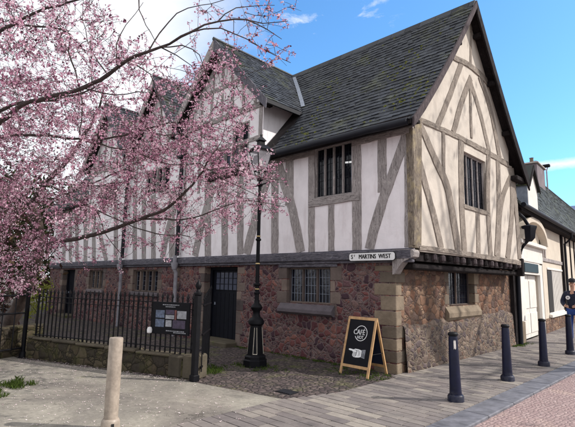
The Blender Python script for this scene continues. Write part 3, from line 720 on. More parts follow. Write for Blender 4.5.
for cx, az, sl_, hw, x0, x1, zb in GABS:
    yb = 10.9
    for sg in (1, -1):
        pr = [(cx+sg*hw, az-sl_*hw), (cx, az)]
        g_ = MB(); slates(g_, 7.50, yb, pr, lambda u, s_, z_: Vector((s_, u, z_)), lambda p: p.z > zmain(p.y)-.04, e=.165, w=.17); HB(g_, 'gable_roof_slope', 'slate')
        b = MB(); b.add([(x_, y_, z_) for x_, z_ in ((pr[0][0], pr[0][1]-.012), (cx, az-.012), (cx, az-.10), (pr[0][0], pr[0][1]-.10)) for y_ in (7.52, yb)], [(0, 1, 3, 2), (6, 7, 5, 4), (2, 3, 5, 4), (0, 2, 4, 6), (1, 3, 5, 7), (0, 6, 7, 1)])
        HB(b, 'roof_boarding', 'timber_dark')
        L = math.hypot(hw, hw*sl_); tx, tz = sg*hw/L, -sl_*hw/L; nx, nz = -tz*sg*sg, abs(tx)
        b = MB(); d = .26; P = [(cx, az+.02), (cx+sg*(hw+.05), az+.02-sl_*(hw+.05)), (cx+sg*(hw+.02), az-.30-sl_*(hw-.02)), (cx, az-.36)]
        b.prism([(x_, 7.53, z_) for x_, z_ in P], (0, -.045, 0)); HB(b, 'bargeboard', 'beam_blue' if sg > 0 else 'timber_grey')
    b = MB(); b.tube([(cx, 7.47, az+.01), (cx, yb, az+.01)], .055, 8); HB(b, 'ridge', 'slate')
for cx, az, sl_, hw, x0, x1, zb in GABS[:1]:         # eave board at the side of the first gable
    b = MB(); b.box((cx+hw-.03, 7.53, az-sl_*hw-.13), (cx+hw+.02, 9.25, az-sl_*hw-.005), bev=.01); HB(b, 'eave_board', 'lead_black')
b = MB()
x = -24
while x < -4.1:
    x2 = min(x+.45, -4.06); b.prism([(x+.004, 10.83+dy, 8.75+dz) for dy, dz in ((-.15, -.16), (-.03, .045), (.03, .045), (.15, -.16), (.12, -.17), (0, .0), (-.12, -.17))], (x2-x-.008, 0, 0)); x = x2
HB(b, 'ridge', 'slate')
mo = MB(); RM = random.Random(5)
for _ in range(1500):
    x = RM.uniform(-8.2, -4.1); y_ = RM.uniform(7.5, 10.8); z_ = zmain(y_)
    if noise.noise(Vector((x*.9, y_*.9, 2))) < RM.uniform(-.05, .45) or gz(x) > z_: continue
    c = Vector((x, y_, z_+.012)); r_ = RM.uniform(.012, .045); th = RM.uniform(0, 6)
    V = [c+Vector((r_*math.cos(th+k*1.05)*RM.uniform(.7, 1.3), r_*.7*math.sin(th+k*1.05)*RM.uniform(.7, 1.3), r_*.8*math.sin(th+k*1.05))) for k in range(6)]+[c+Vector((0, -r_*.35, r_*.45))]
    mo.add(V, [(k, (k+1) % 6, 6) for k in range(6)])
mo = HB(mo, 'roof_moss', 'moss'); mo['kind'] = 'stuff'
# lead valleys
for cx, az, sl_, hw, *_ in GABS:
    for sg in (1, -1):
        b = MB(); V = []; ys_ = [8.9+i*.2 for i in range(10)]; 
        for y_ in ys_:
            xv = cx+sg*max(0, (az-zmain(y_))/sl_)
            if abs(xv-cx) > hw: continue
            for o_, zz in ((-.02, .06), (.13, .045)): V.append((xv+sg*o_, y_, zmain(y_)+zz))
        n = len(V)//2
        if n > 1: b.add(V, [(2*i, 2*i+1, 2*i+3, 2*i+2) for i in range(n-1)], .5); HB(b, 'valley_lead', 'lead')
# fascia and gutter on the front, soffits
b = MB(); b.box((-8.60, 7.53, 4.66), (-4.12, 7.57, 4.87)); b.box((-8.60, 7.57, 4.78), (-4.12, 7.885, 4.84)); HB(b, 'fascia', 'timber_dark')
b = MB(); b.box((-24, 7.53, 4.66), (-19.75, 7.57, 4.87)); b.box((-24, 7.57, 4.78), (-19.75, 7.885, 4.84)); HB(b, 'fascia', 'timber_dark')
b = MB(); b.tube([(-8.3+i*.46, 7.47, 4.77-.004*i+.006*math.sin(i*2)) for i in range(10)], .075, 12); HB(b, 'gutter', 'lead_black')
b = MB(); b.box((-23.5, 13.98, 4.70), (-4.12, 14.1, 4.8)); HB(b, 'fascia', 'timber_dark')
# east verge: bargeboards, soffit boards, purlin ends
def verge(pr, name, m, top, dep, x0, x1):
    b = MB(); n = len(pr)
    V = []
    for i, (y_, z_) in enumerate(pr):
        for x_ in (x0, x1):
            for dz in (top, -dep): V.append((x_, y_, z_+dz))
    F = []
    for i in range(n-1):
        a = i*4; c = a+4
        F += [(a, c, c+1, a+1), (a+2, a+3, c+3, c+2), (a, a+2, c+2, c), (a+1, c+1, c+3, a+3)]
    F += [(0, 1, 3, 2), (n*4-4, n*4-2, n*4-1, n*4-3)]
    b.add(V, F); return HB(b, name, m)
PR1 = PROF+[]; PR2 = [(21.66-a, b_) for a, b_ in PROF]
verge(PR1, 'bargeboard', 'timber_plum', .03, .17, -4.06, -4.02)
verge(PR2, 'bargeboard', 'timber_dark', .03, .34, -4.06, -4.02)
verge([(a, b_-.10) for a, b_ in PR1[1:]], 'soffit_board', 'timber_dark', 0, .03, -4.28, -4.065)
verge([(a, b_-.10) for a, b_ in PR2], 'soffit_board', 'timber_dark', 0, .03, -4.28, -4.065)
for y_ in (12.95, 12.0, 11.2, 9.9):
    b = MB(); b.box((-4.29, y_-.06, zmain(y_)-.30), (-4.08, y_+.06, zmain(y_)-.17), bev=.015); HB(b, 'purlin_end', 'timber_dark')
b = MB(); b.box((-4.3, 13.40, 4.62), (-4.1, 14.05, 4.76), bev=.02); HB(b, 'eave_box', 'timber_dark')

# ---- timbers of the upper gable wall (traced)
T = 'timber_brown'
for nm, pts, w, m in (
    ('corner_post', [(417, 118), (417.3, 180), (416.8, 246)], [7.5, 6.5, 7.5], 'timber_gold'),
    ('tie_beam', [(418.7, 119.5), (440, 129), (457, 136.6), (475, 146), (492, 155.3), (508, 165)], 4.8, T),
    ('collar', [(452.7, 57.4), (467, 64.5), (478, 73), (488, 83.5)], 4.8, T),
    ('king_stud', [(471, 20), (470.3, 66)], 1.8, T), ('king_stud', [(469.6, 80), (471, 138)], 1.8, T),
    ('brace', [(470.5, 78), (461, 103), (453, 133)], 4.8, T), ('brace', [(470, 82), (479.5, 112), (489, 152)], 3.2, T),
    ('brace', [(461.5, 62), (450.4, 93), (437, 127)], 5, T), ('brace', [(479, 76), (490.5, 111), (499.4, 158)], 3.2, T),
    ('stud', [(442.9, 129), (443.4, 176)], 3, T),
    ('brace', [(419, 123), (435, 160), (446, 184), (451, 208), (458.2, 251)], [5, 5.6, 6, 6, 6], T),
    ('brace', [(418.5, 160), (427.5, 194), (434.5, 220), (441, 249)], 5.2, T),
    ('window_post', [(460.6, 136), (461.4, 204), (464.2, 252)], 4.8, T),
    ('window_post', [(488.1, 151), (487.6, 205), (490.4, 257)], 3.8, T),
    ('sill_beam', [(463.0, 206.0), (488.8, 214.0)], 4.2, T),
    ('stud', [(477.4, 211), (478.3, 254)], 3.8, T),
    ('stud', [(497.2, 157), (498.8, 205), (496.8, 257)], [3, 4.6, 5.6], T),
    ('brace', [(512.5, 172), (503, 195), (499, 220)], 4, T),
    ('stud', [(509.6, 166), (512, 205), (507.3, 259)], [3, 3.6, 4.2], T),
    ('end_post', [(511.5, 168), (515.5, 205), (519.3, 259)], 3.2, T),
    ('jetty_rail', [(418.7, 247.5), (450, 251.5), (485, 257), (520, 263)], 4.6, T)):
    strip(GU, pts, w, .034 if nm not in ('tie_beam', 'jetty_rail', 'collar', 'corner_post', 'sill_beam') else .044, m, nm, house)
window(GU, GWIN[0]+.01, GWIN[1]-.01, 3.43, 4.79, 4, house, out=-.06, frame_m='timber_grey', fw_=.03, mw=.035, nx=2, nz=5, muld=.0)

s = MB(); s.box((-4.43, 7.862, 2.36), (-4.272, 8.02, 4.74), bev=.015); HB(s, 'corner_post', 'timber_gold')
# ---- timbers of the upper front wall (traced)
T = 'timber_grey'
for nm, pts, w in (
    ('corner_post', [(408.8, 124), (409, 190), (409.2, 247)], 8.6),
    ('brace', [(408, 131), (396, 165), (384, 197), (376, 222), (369.5, 249)], [10, 9, 9.5, 10, 9.5]),
    ('stud', [(382.2, 131), (382.2, 192)], 8.6), ('window_post', [(356.6, 137), (357, 250)], 9),
    ('window_post', [(311.5, 149), (311.7, 252)], 6.4), ('stud', [(331.3, 205), (331.4, 251)], 6),
    ('sill_beam', [(309, 203.5), (360, 196.0)], 8),
    ('brace', [(276, 158), (285, 185), (293, 212), (301, 252)], [8, 8.5, 8.5, 8.5]),
    ('stud', [(289.5, 154), (289.5, 205)], 8), ('stud', [(275, 172), (275, 253)], 7),
    ('brace', [(272.5, 160), (262, 196), (253, 228), (246.5, 254)], 8),
    ('stud', [(240.4, 170), (240.4, 254)], 6), ('stud', [(224.8, 175), (224.8, 255)], 6),
    ('stud', [(208, 175), (208, 256)], 6), ('brace', [(214, 185), (203, 220), (195, 256)], 6),
    ('stud', [(172, 190), (172, 257)], 5.5), ('brace', [(177, 200), (168, 230), (162.5, 258)], 5),
    ('stud', [(153.5, 195), (153.5, 259)], 4.5), ('stud', [(144, 195), (144, 259)], 4), ('stud', [(135, 195), (135, 260)], 4),
    ('stud', [(116, 200), (116, 261)], 3.8), ('brace', [(98, 225), (106.5, 261)], 3.8), ('stud', [(94, 205), (94, 263)], 3.6),
    ('stud', [(85.6, 205), (85.6, 264)], 3.4), ('stud', [(77, 208), (77, 264)], 3.2), ('stud', [(70.5, 210), (70.5, 265)], 3), ('stud', [(64, 212), (64, 265)], 3)):
    strip(FR, pts, w, .03 if nm != 'sill_beam' else .05, T, nm, house)
strip(FR, [(-8.55, 4.70), (UW[0]-.02, 4.70)], .12, .045, T, 'wall_plate', house, px=False); strip(FR, [(UW[1]+.02, 4.70), (-4.35, 4.70)], .12, .045, T, 'wall_plate', house, px=False)
wu = window(FR, UW[0]+.01, UW[1]-.01, 3.61, 4.79, 4, house, out=-.05, frame_m='timber_grey', fw_=.03, mw=.045, nx=2, nz=6, pane_m='glass_clear', muld=.02)
# the lit room behind that window
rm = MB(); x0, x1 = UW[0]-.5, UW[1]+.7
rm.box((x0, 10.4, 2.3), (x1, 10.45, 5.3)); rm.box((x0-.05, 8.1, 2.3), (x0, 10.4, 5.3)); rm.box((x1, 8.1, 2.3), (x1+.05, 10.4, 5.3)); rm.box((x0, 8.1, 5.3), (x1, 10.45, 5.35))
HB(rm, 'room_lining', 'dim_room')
tl = MB(); tl.tube([(-6.55, 8.7, 4.58), (-5.6, 9.0, 4.58)], .022, 8); tl.build('ceiling_tube', 'tube_light', house)
bp = MB(); bp.box((-6.05, 8.25, 3.98), (-5.88, 8.28, 4.3)); bp.build('pinned_poster', 'blue_print', house)

# first gable: studs, collar, tie, windows
strip(FR, [(-12.5, 6.42), (-8.62, 6.42)], .17, .05, T, 'tie_beam', house, px=False)
strip(FR, [(-11.55, 7.40), (-9.45, 7.40)], .14, .045, T, 'collar', house, px=False)
strip(FR, [(-12.35, 5.50), (-8.66, 5.50)], .12, .045, T, 'rail', house, px=False)
for k in range(7): x = -12.0+k*.50; strip(FR, [(x, 6.5), (x, min(7.33, 8.55-1.065*abs(x+10.5)))], .12, .03, T, 'stud', house, px=False)
for x in (-10.95, -10.5, -10.05): strip(FR, [(x, 7.46), (x, 8.5-1.065*abs(x+10.5))], .11, .03, T, 'stud', house, px=False)
for x in (-12.25, -11.5, -8.76): strip(FR, [(x, 4.3), (x, 6.35)], .13, .03, T, 'stud', house, px=False)
window(FR, GW1[0]+.01, GW1[1]-.01, GW1[2], GW1[3], 5, house, out=-.04, frame_m='timber_grey', nx=2, nz=3, pane_m='glass_pale')
window(FR, GW2[0]+.01, GW2[1]-.01, GW2[2], GW2[3], 2, house, out=-.04, frame_m='timber_grey', nx=2, nz=3)
b = MB(); FR.box(b, -11.1, -9.15, 4.56, 4.84, 0, .10, bev=.02); HB(b, 'window_bressummer', 'timber_dark')
window(FR, GW3[0]+.01, GW3[1]-.01, GW3[2], GW3[3], 4, house, out=-.04, frame_m='timber_grey', nx=2, nz=3)
window(FR, -18.59, -17.01, 4.6, 5.5, 4, house, out=-.04, frame_m='timber_grey', nx=2, nz=3)
for cx, az, sl_, hw in ((-14.0, 8.74, 1.42, 1.6), (-17.8, 8.72, 1.22, 1.8)):
    strip(FR, [(cx-hw, 6.1), (cx+hw, 6.1)], .15, .05, T, 'tie_beam', house, px=False)
    for k in range(-2, 3): x = cx+k*.55; strip(FR, [(x, 6.2), (x, az-.35-sl_*abs(k*.55))], .11, .03, T, 'stud', house, px=False)
    for k in (-1, 1): strip(FR, [(cx+k*hw*.92, 3.0), (cx+k*hw*.92, 6.0)], .13, .03, T, 'stud', house, px=False)
# rainwater pipes in the valleys
for x in (-12.32, -15.95):
    b = MB(); b.tube([(x+.02, 7.76, 5.6), (x, 7.76, 4.0), (x, 7.76, 2.42)], .065, 10); b.box((x-.13, 7.64, 5.5), (x+.17, 7.86, 5.78), bev=.03); HB(b, 'downpipe', 'lead_black')
    b = MB(); b.tube([(x, 7.70, 2.42), (x, 7.70, 2.0), (x, 7.76, 1.9), (x, 7.76, 0)], .06, 10); b.lathe([(.075, 0), (.11, .14), (.11, .2)], 10, (x, 7.70, 2.0)); HB(b, 'downpipe', 'pipe_grey')

# ---- street name plate on the jetty beam
def text_mesh(body, size, depth, font_shear=0, ax=1.0):
    cu = bpy.data.curves.new('lettering', 'FONT'); cu.body = body; cu.size = size; cu.extrude = depth; cu.align_x = 'CENTER'; cu.align_y = 'CENTER'; cu.resolution_u = 3
    ob = bpy.data.objects.new('lettering', cu); COL.objects.link(ob)
    dg = bpy.context.evaluated_depsgraph_get(); me = bpy.data.meshes.new_from_object(ob.evaluated_get(dg))
    bpy.data.objects.remove(ob); V = [v.co.copy() for v in me.vertices]; F = [tuple(p.vertices) for p in me.polygons]; bpy.data.meshes.remove(me)
    return V, F
def put_text(body, size, origin, xd, yd, nd, m, parent, sx=1.0, depth=.002, name='lettering', bold=0):
    V, F = text_mesh(body, size, depth)
    mb = MB(); base = Vector(origin)
    for k in ([0] if not bold else [-bold, 0, bold]):
        mb.add([base+xd*(v.x*sx+k)+yd*v.y+nd*(v.z+abs(k)*.02) for v in V], F, .5)
    return mb.build(name, m, parent)
P0 = onY(349, 258.5, 7.735); P1 = onY(395.5, 257, 7.735)
cx_, cz_ = (P0.x+P1.x)/2, 2.215
w2, h2 = (P1.x-P0.x)/2, .088
sign = empty('street_name_plate', (cx_, 7.735, cz_-h2), 'white street name plate with black capitals fixed to the blue-grey beam by the corner', 'street sign')
def rr(w, h, r, n=6):
    out = []
    for cxx, czz, a0 in ((w-r, h-r, 0), (-w+r, h-r, 90), (-w+r, -h+r, 180), (w-r, -h+r, 270)):
        for k in range(n+1): a = rad(a0+90*k/n); out.append((cxx+r*math.cos(a), czz+r*math.sin(a)))
    return out
b = MB(); b.prism([(cx_+x, 7.745, cz_+z_) for x, z_ in rr(w2, h2, .06)], (0, -.012, 0)); b.build('plate_rim', 'sign_black', sign)
b = MB(); b.prism([(cx_+x, 7.732, cz_+z_) for x, z_ in rr(w2-.012, h2-.012, .05)], (0, -.006, 0)); b.build('plate', 'sign_white', sign)
xd, zd, nd = Vector((1, 0, 0)), Vector((0, 0, 1)), Vector((0, -1, 0))
put_text('S', .125, (cx_-w2+.085, 7.724, cz_), xd, zd, nd, 'sign_black', sign, .8, bold=.004)
put_text('T', .06, (cx_-w2+.145, 7.724, cz_+.022), xd, zd, nd, 'sign_black', sign, .8, bold=.003)
put_text('MARTINS', .125, (cx_-.09, 7.724, cz_), xd, zd, nd, 'sign_black', sign, .80, bold=.004)
put_text('WEST', .125, (cx_+w2-.235, 7.724, cz_), xd, zd, nd, 'sign_black', sign, .86, bold=.004)

# ------------------------------------------------------------ neighbouring low building along the street
nb = empty('terraced_house', NB.P(5, 0, -3), 'low cream and timber street building with white doorway and mossy tiled roof', 'house')
def nbox(m, name, a0, a1, z0, z1, o0, o1, bev=.01, parent=None):
    b = MB(); NB.box(b, a0, a1, z0, z1, o0, o1, bev=bev); return b.build(name, m, parent or nb)
npx = lambda x, y: NB.px(x, y)
dA0, dA1 = npx(522.5, 300)[0], npx(538.5, 300)[0]
sA0, sA1 = npx(517.5, 300)[0], npx(541, 300)[0]
LEN = 36
wA0, wA1 = npx(548.0, 290)[0], npx(563, 290)[0]
wZ0, wZ1 = npx(556, 313)[1], npx(556, 269)[1]
NT = 4.15
nbw = wall(MB(), NB, .05, LEN, -.2, NT, [(dA0, dA1, -.2, 2.05), (wA0, wA1, wZ0, wZ1)], .3); nbw.build('wall', 'cream_stucco', nb)
nbox('cream_stucco', 'rear_wall', .05, LEN, -.2, NT, -6.2, -6.0); nbox('cream_stucco', 'end_wall', .05, .2, -.2, NT, -6.0, -.31); nbox('cream_stucco', 'end_wall', LEN-.2, LEN, -.2, NT, -6.0, -.31)
nbox('sandstone', 'door_pier', sA0-.25, sA0+.12, -.1, .62, 0, .16)
for a0, a1 in ((sA0, dA0), (dA1, sA1)): nbox('white_paint', 'pilaster', a0, a1-.002, .0 if a0 > dA0 else .62, 2.42, .0, .10)
nbox('white_paint', 'entablature', sA0-.1, sA1+.1, 2.46, 2.98, .0, .12); nbox('white_paint', 'cornice', sA0-.18, sA1+.18, 2.98, 3.10, .0, .26)
nbox('sign_teal', 'door_sign', dA0+.02, dA1-.32, 2.12, 2.42, .10, .125)
nbox('white_paint', 'transom', dA0, dA1, 2.05, 2.46, -.1, .098)
b = MB(); ac, hwid, n = (sA0+sA1)/2+.1, (sA1-sA0)/2+.22, 18
arc = [(ac-hwid*math.cos(PI*k/n), 3.10+.86*math.sin(PI*k/n)) for k in range(n+1)]; arc2 = [(ac-(hwid-.17)*math.cos(PI*k/n), 3.10+.69*math.sin(PI*k/n)) for k in range(n+1)]
for k in range(n): NB.slab(b, [arc[k], arc[k+1], arc2[k+1], arc2[k]], 0, .30, .5)
b.build('hood_arch', 'cream_stucco', nb)
b = MB(); NB.slab(b, arc2, 0, .05, .5); b.build('tympanum', 'cream_stucco', nb)
dr = nbox('white_paint', 'door', dA0+.02, dA1-.02, .0, 2.04, -.12, -.06)
am = (dA0+dA1)/2
for a0, a1 in ((dA0+.12, am-.05), (am+.05, dA1-.12)):
    for z0, z1 in ((.15, .8), (.95, 1.85)): nbox('white_paint', 'door_panel', a0, a1, z0, z1, -.059, -.035, .012, dr)
nbox('timber_dark', 'door_gap', am-.006, am+.006, .0, 2.02, -.059, -.0575, 0, dr)
nbox('timber_dark', 'timber_post', sA1+.03, sA1+.22, 0, 4.1, 0, .07)
nbox('timber_dark', 'timber_post', wA1+.05, wA1+.26, 0, 4.1, 0, .09)
for k in range(7):
    a = wA1+1.2+k*1.25; nbox('timber_dark', 'timber_post', a, a+.14, .7, 4.1, 0, .045)
p0 = sA1+.35
for k, a in enumerate((p0, p0+.36, p0+.72)): nbox('timber_grey', 'timber_post', a, a+.13, 2.75, 4.05, 0, .04)
nbox('timber_grey', 'rail', sA1+.22, wA1+.05, 2.60, 2.74, 0, .045)
# slatted shop window and plinth
wn = nbox('white_paint', 'window', wA0, wA1, wZ0, wZ0+.06, -.05, .03)
nbox('white_paint', 'window_head', wA0, wA1, wZ1-.08, wZ1, -.05, .03, .01, wn)
nbox('glass_dark', 'pane', wA0+.03, wA1, wZ0+.06, wZ1-.08, -.10, -.08, 0, wn)
nbox('sign_black', 'dark_panel', wA0+.02, wA0+(wA1-wA0)*.27, wZ0+.05, wZ1-.12, -.06, .02, .01, wn)
b = MB(); a = wA0+(wA1-wA0)*.30
while a < wA1-.05: NB.box(b, a, a+.075, wZ0+.062, wZ1-.083, -.02, -.005); a += .15
b.build('slats', 'white_paint', wn)
nbox('white_paint', 'window_sill', wA0-.08, wA1+.04, wZ0-.12, wZ0-.002, .0, .12, .015)
b = MB(); NB.box(b, sA1+.24, wA1+.04, -.15, wZ0-.13, 0, .055); b.build('plinth', 'rubble_brown', nb)
b = MB(); NB.box(b, wA1+.28, LEN, -.15, .7, 0, .05); b.build('plinth', 'rubble_brown', nb)
# roof
RD, RH = 2.65, 4.45
def npt(u, s_, z_): return NB.P(u, z_, -s_)
prn = [(-.35, NT+.02-.1), (.3, NT+.5), (RD, NT+RH)]
b = MB(); slates(b, -.1, LEN, prn, npt, e=.17, w=.19); b.build('roof_slope', 'slate_moss', nb)
b = MB(); slates(b, -.1, LEN, [(2*RD+.35, NT), (RD, NT+RH)], npt, e=.3, w=.4); b.build('roof_slope', 'slate_moss', nb)
b = MB()
for pr in (prn, [(2*RD+.35, NT), (RD, NT+RH)]):
    for (a0, b0), (a1, b1) in zip(pr, pr[1:]):
        b.add([npt(u, y_, z_) for y_, z_ in ((a0, b0-.012), (a1, b1-.012), (a1, b1-.1), (a0, b0-.1)) for u in (-.08, LEN-.02)], [(0, 1, 3, 2), (6, 7, 5, 4), (0, 6, 4, 2), (1, 3, 5, 7), (0, 6, 7, 1)])
b.build('roof_boarding', 'timber_dark', nb)
for u in (0.06, LEN-.2): b = MB(); b.prism([npt(u, s_, z_) for s_, z_ in ((0, NT-.02), (2*RD, NT-.02), (RD, NT+RH-.12))], tuple(NB.d*.15)); b.build('gable_wall', 'cream_stucco', nb)
b = MB(); b.tube([npt(u, RD, NT+RH+.0) for u in (-.1, LEN)], .09, 8); b.build('ridge', 'slate_moss', nb)
b = MB(); b.tube([npt(u, -.42, NT-.06) for u in (-.1, 6, 12, LEN)], .075, 10); b.build('gutter', 'lead_black', nb)
b = MB(); NB.box(b, .05, LEN, NT-.22, NT-.04, 0, .33); b.build('fascia', 'timber_dark', nb)
a = wA1+.42
b = MB(); b.tube([NB.P(a, NT-.1, .42), NB.P(a, NT-.35, .4), NB.P(a, NT-.6, .12), NB.P(a, 2, .12), NB.P(a, 0, .12)], .05, 10); b.build('downpipe', 'lead_black', nb)
# swan-necked rainwater head by the door hood
b = MB(); a = .55
b.tube([NB.P(a-.5, NT-.25, .2), NB.P(a-.2, NT-.4, .3), NB.P(a, NT-.62, .38)], .05, 8)
b.lathe([(.08, -.42), (.17, -.32), (.20, -.1), (.24, 0), (.24, .05), (.06, .1)], 6, NB.P(a, NT-.7, .38), smooth=False)
b.tube([NB.P(a, NT-1.05, .38), NB.P(a, NT-1.25, .2), NB.P(a-.05, NT-1.5, .12)], .045, 8); b.build('rainwater_head', 'lead_black', nb)
# dormer with grey cheek and white gable front
c0 = onX(514, 172, -5.3); 
def P2(a, z, o): return NB.P(a, z, o)
dm = MB(); A0, A1 = 2.7, 4.3
NB.slab(dm, [(A0+.04, 4.3), (A1-.04, 4.3), (A1-.04, 5.32), ((A0+A1)/2, 6.0), (A0+.04, 5.32)], -1.1, -.02, .5); dmr = dm.build('dormer', 'white_paint', nb)
ck = MB(); NB.box(ck, A0, A0+.038, 4.35, 5.34, -1.1, -.03); ck.build('dormer_cheek', 'lead', dmr)
for sg in (-1, 1):
    ck = MB(); am_ = (A0+A1)/2; ck.prism([NB.P(am_+sg*x, z_, .05) for x, z_ in ((0, 6.12), (.88, 5.28), (.86, 5.21), (0, 6.04))], tuple(-NB.n*1.6)); ck.build('dormer_roof', 'slate_moss', dmr)
    ck = MB(); ck.prism([NB.P(am_+sg*x, z_, .09) for x, z_ in ((0, 6.11), (.88, 5.27), (.86, 5.15), (0, 5.96))], tuple(-NB.n*.035)); ck.build('dormer_bargeboard', 'timber_dark', dmr)
# chimney
ch = nbox('brick_far', 'chimney', 16.6, 18.9, NT+RH-.9, NT+RH+.75, -RD-.4, -RD+.4, .02)
nbox('stone_far', 'chimney_cap', 16.5, 19.0, NT+RH+.752, NT+RH+.85, -RD-.5, -RD+.5, .02, ch)
for k in range(2):
    b = MB(); b.lathe([(.13, 0), (.11, .35), (.14, .42)], 10, NB.P(17.2+1.0*k, NT+RH+.85, -RD)); b.build('chimney_pot', 'sandstone', ch)

# building at the far end of the street
fe = empty('brick_building', (-9, 52, 0), 'distant blue-grey brick building with slate roof closing the street', 'building')
b = MB(); b.box((-22, 52, -.1), (6, 62, 7.6)); b.build('wall', 'brick_far', fe)
b = MB(); b.prism([(-22.4, 51.6, 7.602), (-22.4, 62.4, 7.602), (-22.4, 57, 10.4)], (28.8, 0, 0)); b.build('roof', 'slate_blue', fe)
for i in range(7):
    for zz in (1.2, 4.6):
        x = -20+i*3.6; b = MB(); b.box((x, 51.93, zz), (x+1.4, 51.99, zz+1.9)); w_ = b.build('window', 'white_paint', fe)
        b = MB(); b.box((x+.1, 51.9, zz+.1), (x+1.3, 51.935, zz+1.8)); b.build('pane', 'glass_dark', w_)
fs = MB(); v = ray(548.5, 200); t = 36/v.y; x0, y0 = v.x*t, 36
fl = empty('street_light', (x0, y0, 0), 'thin distant street light rising above the tiled roof', 'street lamp')
b = MB(); b.tube([(x0, y0, 0), (x0, y0, 6), (x0, y0, 9.9), (x0+.1, y0, 10.2)], [.09, .06, .045, .04], 8); b.build('pole', 'pipe_grey', fl)
b = MB(); b.box((x0-.75, y0-.12, 10.15), (x0+.25, y0+.12, 10.38), bev=.05); b.build('lamp_head', 'iron', fl)

# ------------------------------------------------------------ bollards
def mk_bollard():
    r_ = empty('bollard', (0, 0, 0), '', 'bollard', 'black bollards along the kerb')
    b = MB(); b.lathe([(.088, .10), (.082, .2), (.066, .90), (.060, .93)], 16); b.build('shaft', 'navy_paint', r_)
    b = MB(); b.lathe([(.118, -.02), (.118, .07), (.100, .095), (.086, .10)], 16, rot=.2); b.build('base', 'navy_paint', r_)
    b = MB(); b.lathe([(.060, .93), (.074, .94), (.074, .965), (.055, .985), (.01, .99)], 16); b.build('cap', 'iron', r_)
    return r_
LB = ['black-blue bollard nearest the camera, with a chipped white mark, on the pavement', 'black bollard in front of the end of the stone gable wall', 'black bollard before the white double door', 'black bollard standing in front of the person at the right edge']
bo = mk_bollard()
for i, (x, y) in enumerate([(-3.1, 6.80), (-3.09, 8.92), (-3.1, 11.15), (-3.14, 13.55)]):
    o = bo if i == 0 else copy_tree(bo); o.location = (x, y, 0); o.rotation_euler = (rad((.5, -.8, .6, -.4)[i]), rad((-.6, .7, .9, -.5)[i]), i*.9); o['label'] = LB[i]; 
    if i == 0: first = o
b = MB(); b.lathe([(.0765, .70), (.0755, .80)], 3); 
b = MB(); V = []
for k in range(4):
    th = rad(-62+k*9)
    for z_ in (.74, .86): V.append(((.0705+(.86-z_)*.02)*math.cos(th)*1.02, (.0705+(.86-z_)*.02)*math.sin(th)*1.02, z_+(.02 if k % 2 else 0)))
b.add(V, [(2*k, 2*k+2, 2*k+3, 2*k+1) for k in range(3)]); b.build('chipped_paint', 'white_paint', first, world=False)
tb = onZ(110, 429); tp = empty('bollard', (tb.x, tb.y, 0), 'plain tan metal post nearest the camera in front of the railings', 'bollard')
b = MB(); b.lathe([(.078, 0), (.079, .5), (.078, 1.0), (.074, 1.012), (.0, 1.014)], 24, (tb.x, tb.y, 0)); b.build('post', 'post_tan', tp)
b = MB(); b.lathe([(.105, -.02), (.104, .05), (.10, .09), (.088, .115), (.08, .12)], 24, (tb.x, tb.y, 0)); b.build('base', 'post_tan', tp)
dv = (CAM-tb); dv.z = 0; dv.normalize(); ang = math.atan2(dv.y, dv.x)+.25
b = MB(); b.box((.095, -.015, .045), (.107, .015, .08), mtx=Matrix.Translation((tb.x, tb.y, 0)) @ Matrix.Rotation(ang, 4, 'Z')); b.build('lock_slot', 'sign_black', tp)

# ------------------------------------------------------------ lamp post
lx, ly = -7.1, 6.42
lp = empty('lamp_post', (lx, ly, 0), 'tall black Victorian lamp post with gold lines before the stone wall', 'lamp post')
o8 = (lx, ly, 0)
b = MB(); b.lathe([(.25, -.02), (.25, .12), (.225, .14), (.225, .19), (.19, .22)], 8, o8, smooth=False, rot=PI/8); b.build('plinth', 'iron', lp)
b = MB(); b.lathe([(.175, .221), (.125, .78), (.12, .80)], 8, o8, smooth=False, rot=PI/8); sh = b.build('pedestal', 'iron', lp)
g_ = MB()
for k in (1, 3, 5, 7):
    th = PI/4*k; ca, sa = math.cos(th), math.sin(th); rd = Vector((ca, sa, 0)); td = Vector((-sa, ca, 0))
    def q_(r, t, z): return Vector((lx, ly, z))+rd*(r*math.cos(PI/8))+td*t
    for t0, t1, t2, t3 in ((-.045, -.036, -.026, -.018), (.036, .045, .018, .026)):
        g_.prism([q_(.1725, t0, .25), q_(.1725, t1, .25), q_(.1285, t3, .76), q_(.1285, t2, .76)], rd*.006)
    g_.prism([q_(.1735, -.045, .24), q_(.1735, .045, .24), q_(.1720, .045, .252), q_(.1720, -.045, .252)], rd*.006)
g_.build('gold_lining', 'gold_line', sh)
b = MB(); b.lathe([(.13, .80), (.16, .83), (.16, .89), (.13, .93), (.09, .96), (.07, 1.02), (.075, 1.08), (.11, 1.12), (.12, 1.16), (.10, 1.20), (.06, 1.24), (.05, 1.3)], 16, o8); b.build('collar', 'iron', lp)
pr = [(.044, 1.3), (.040, 2.0), (.036, 3.0), (.032, 3.86)]
b = MB(); b.lathe(pr, 14, o8); pole = b.build('pole', 'iron', lp)
for z_, r_ in ((1.45, .06), (1.62, .075), (2.55, .058), (3.3, .055), (3.72, .065), (3.84, .07)):
    b = MB(); b.lathe([(r_*.6, z_-.035), (r_, z_-.012), (r_, z_+.012), (r_*.6, z_+.035)], 14, o8); b.build('ring', 'iron', pole)
for z_ in (1.53, 2.05, 2.62):
    b = MB(); b.lathe([(.043, z_-.012), (.048, z_), (.041, z_+.012)], 12, o8); b.build('gold_band', 'gold_paint', pole)
b = MB(); b.tube([(lx-.28, ly+.05, 3.72), (lx+.28, ly-.05, 3.72)], .014, 8); b.build('ladder_bar', 'iron', pole)
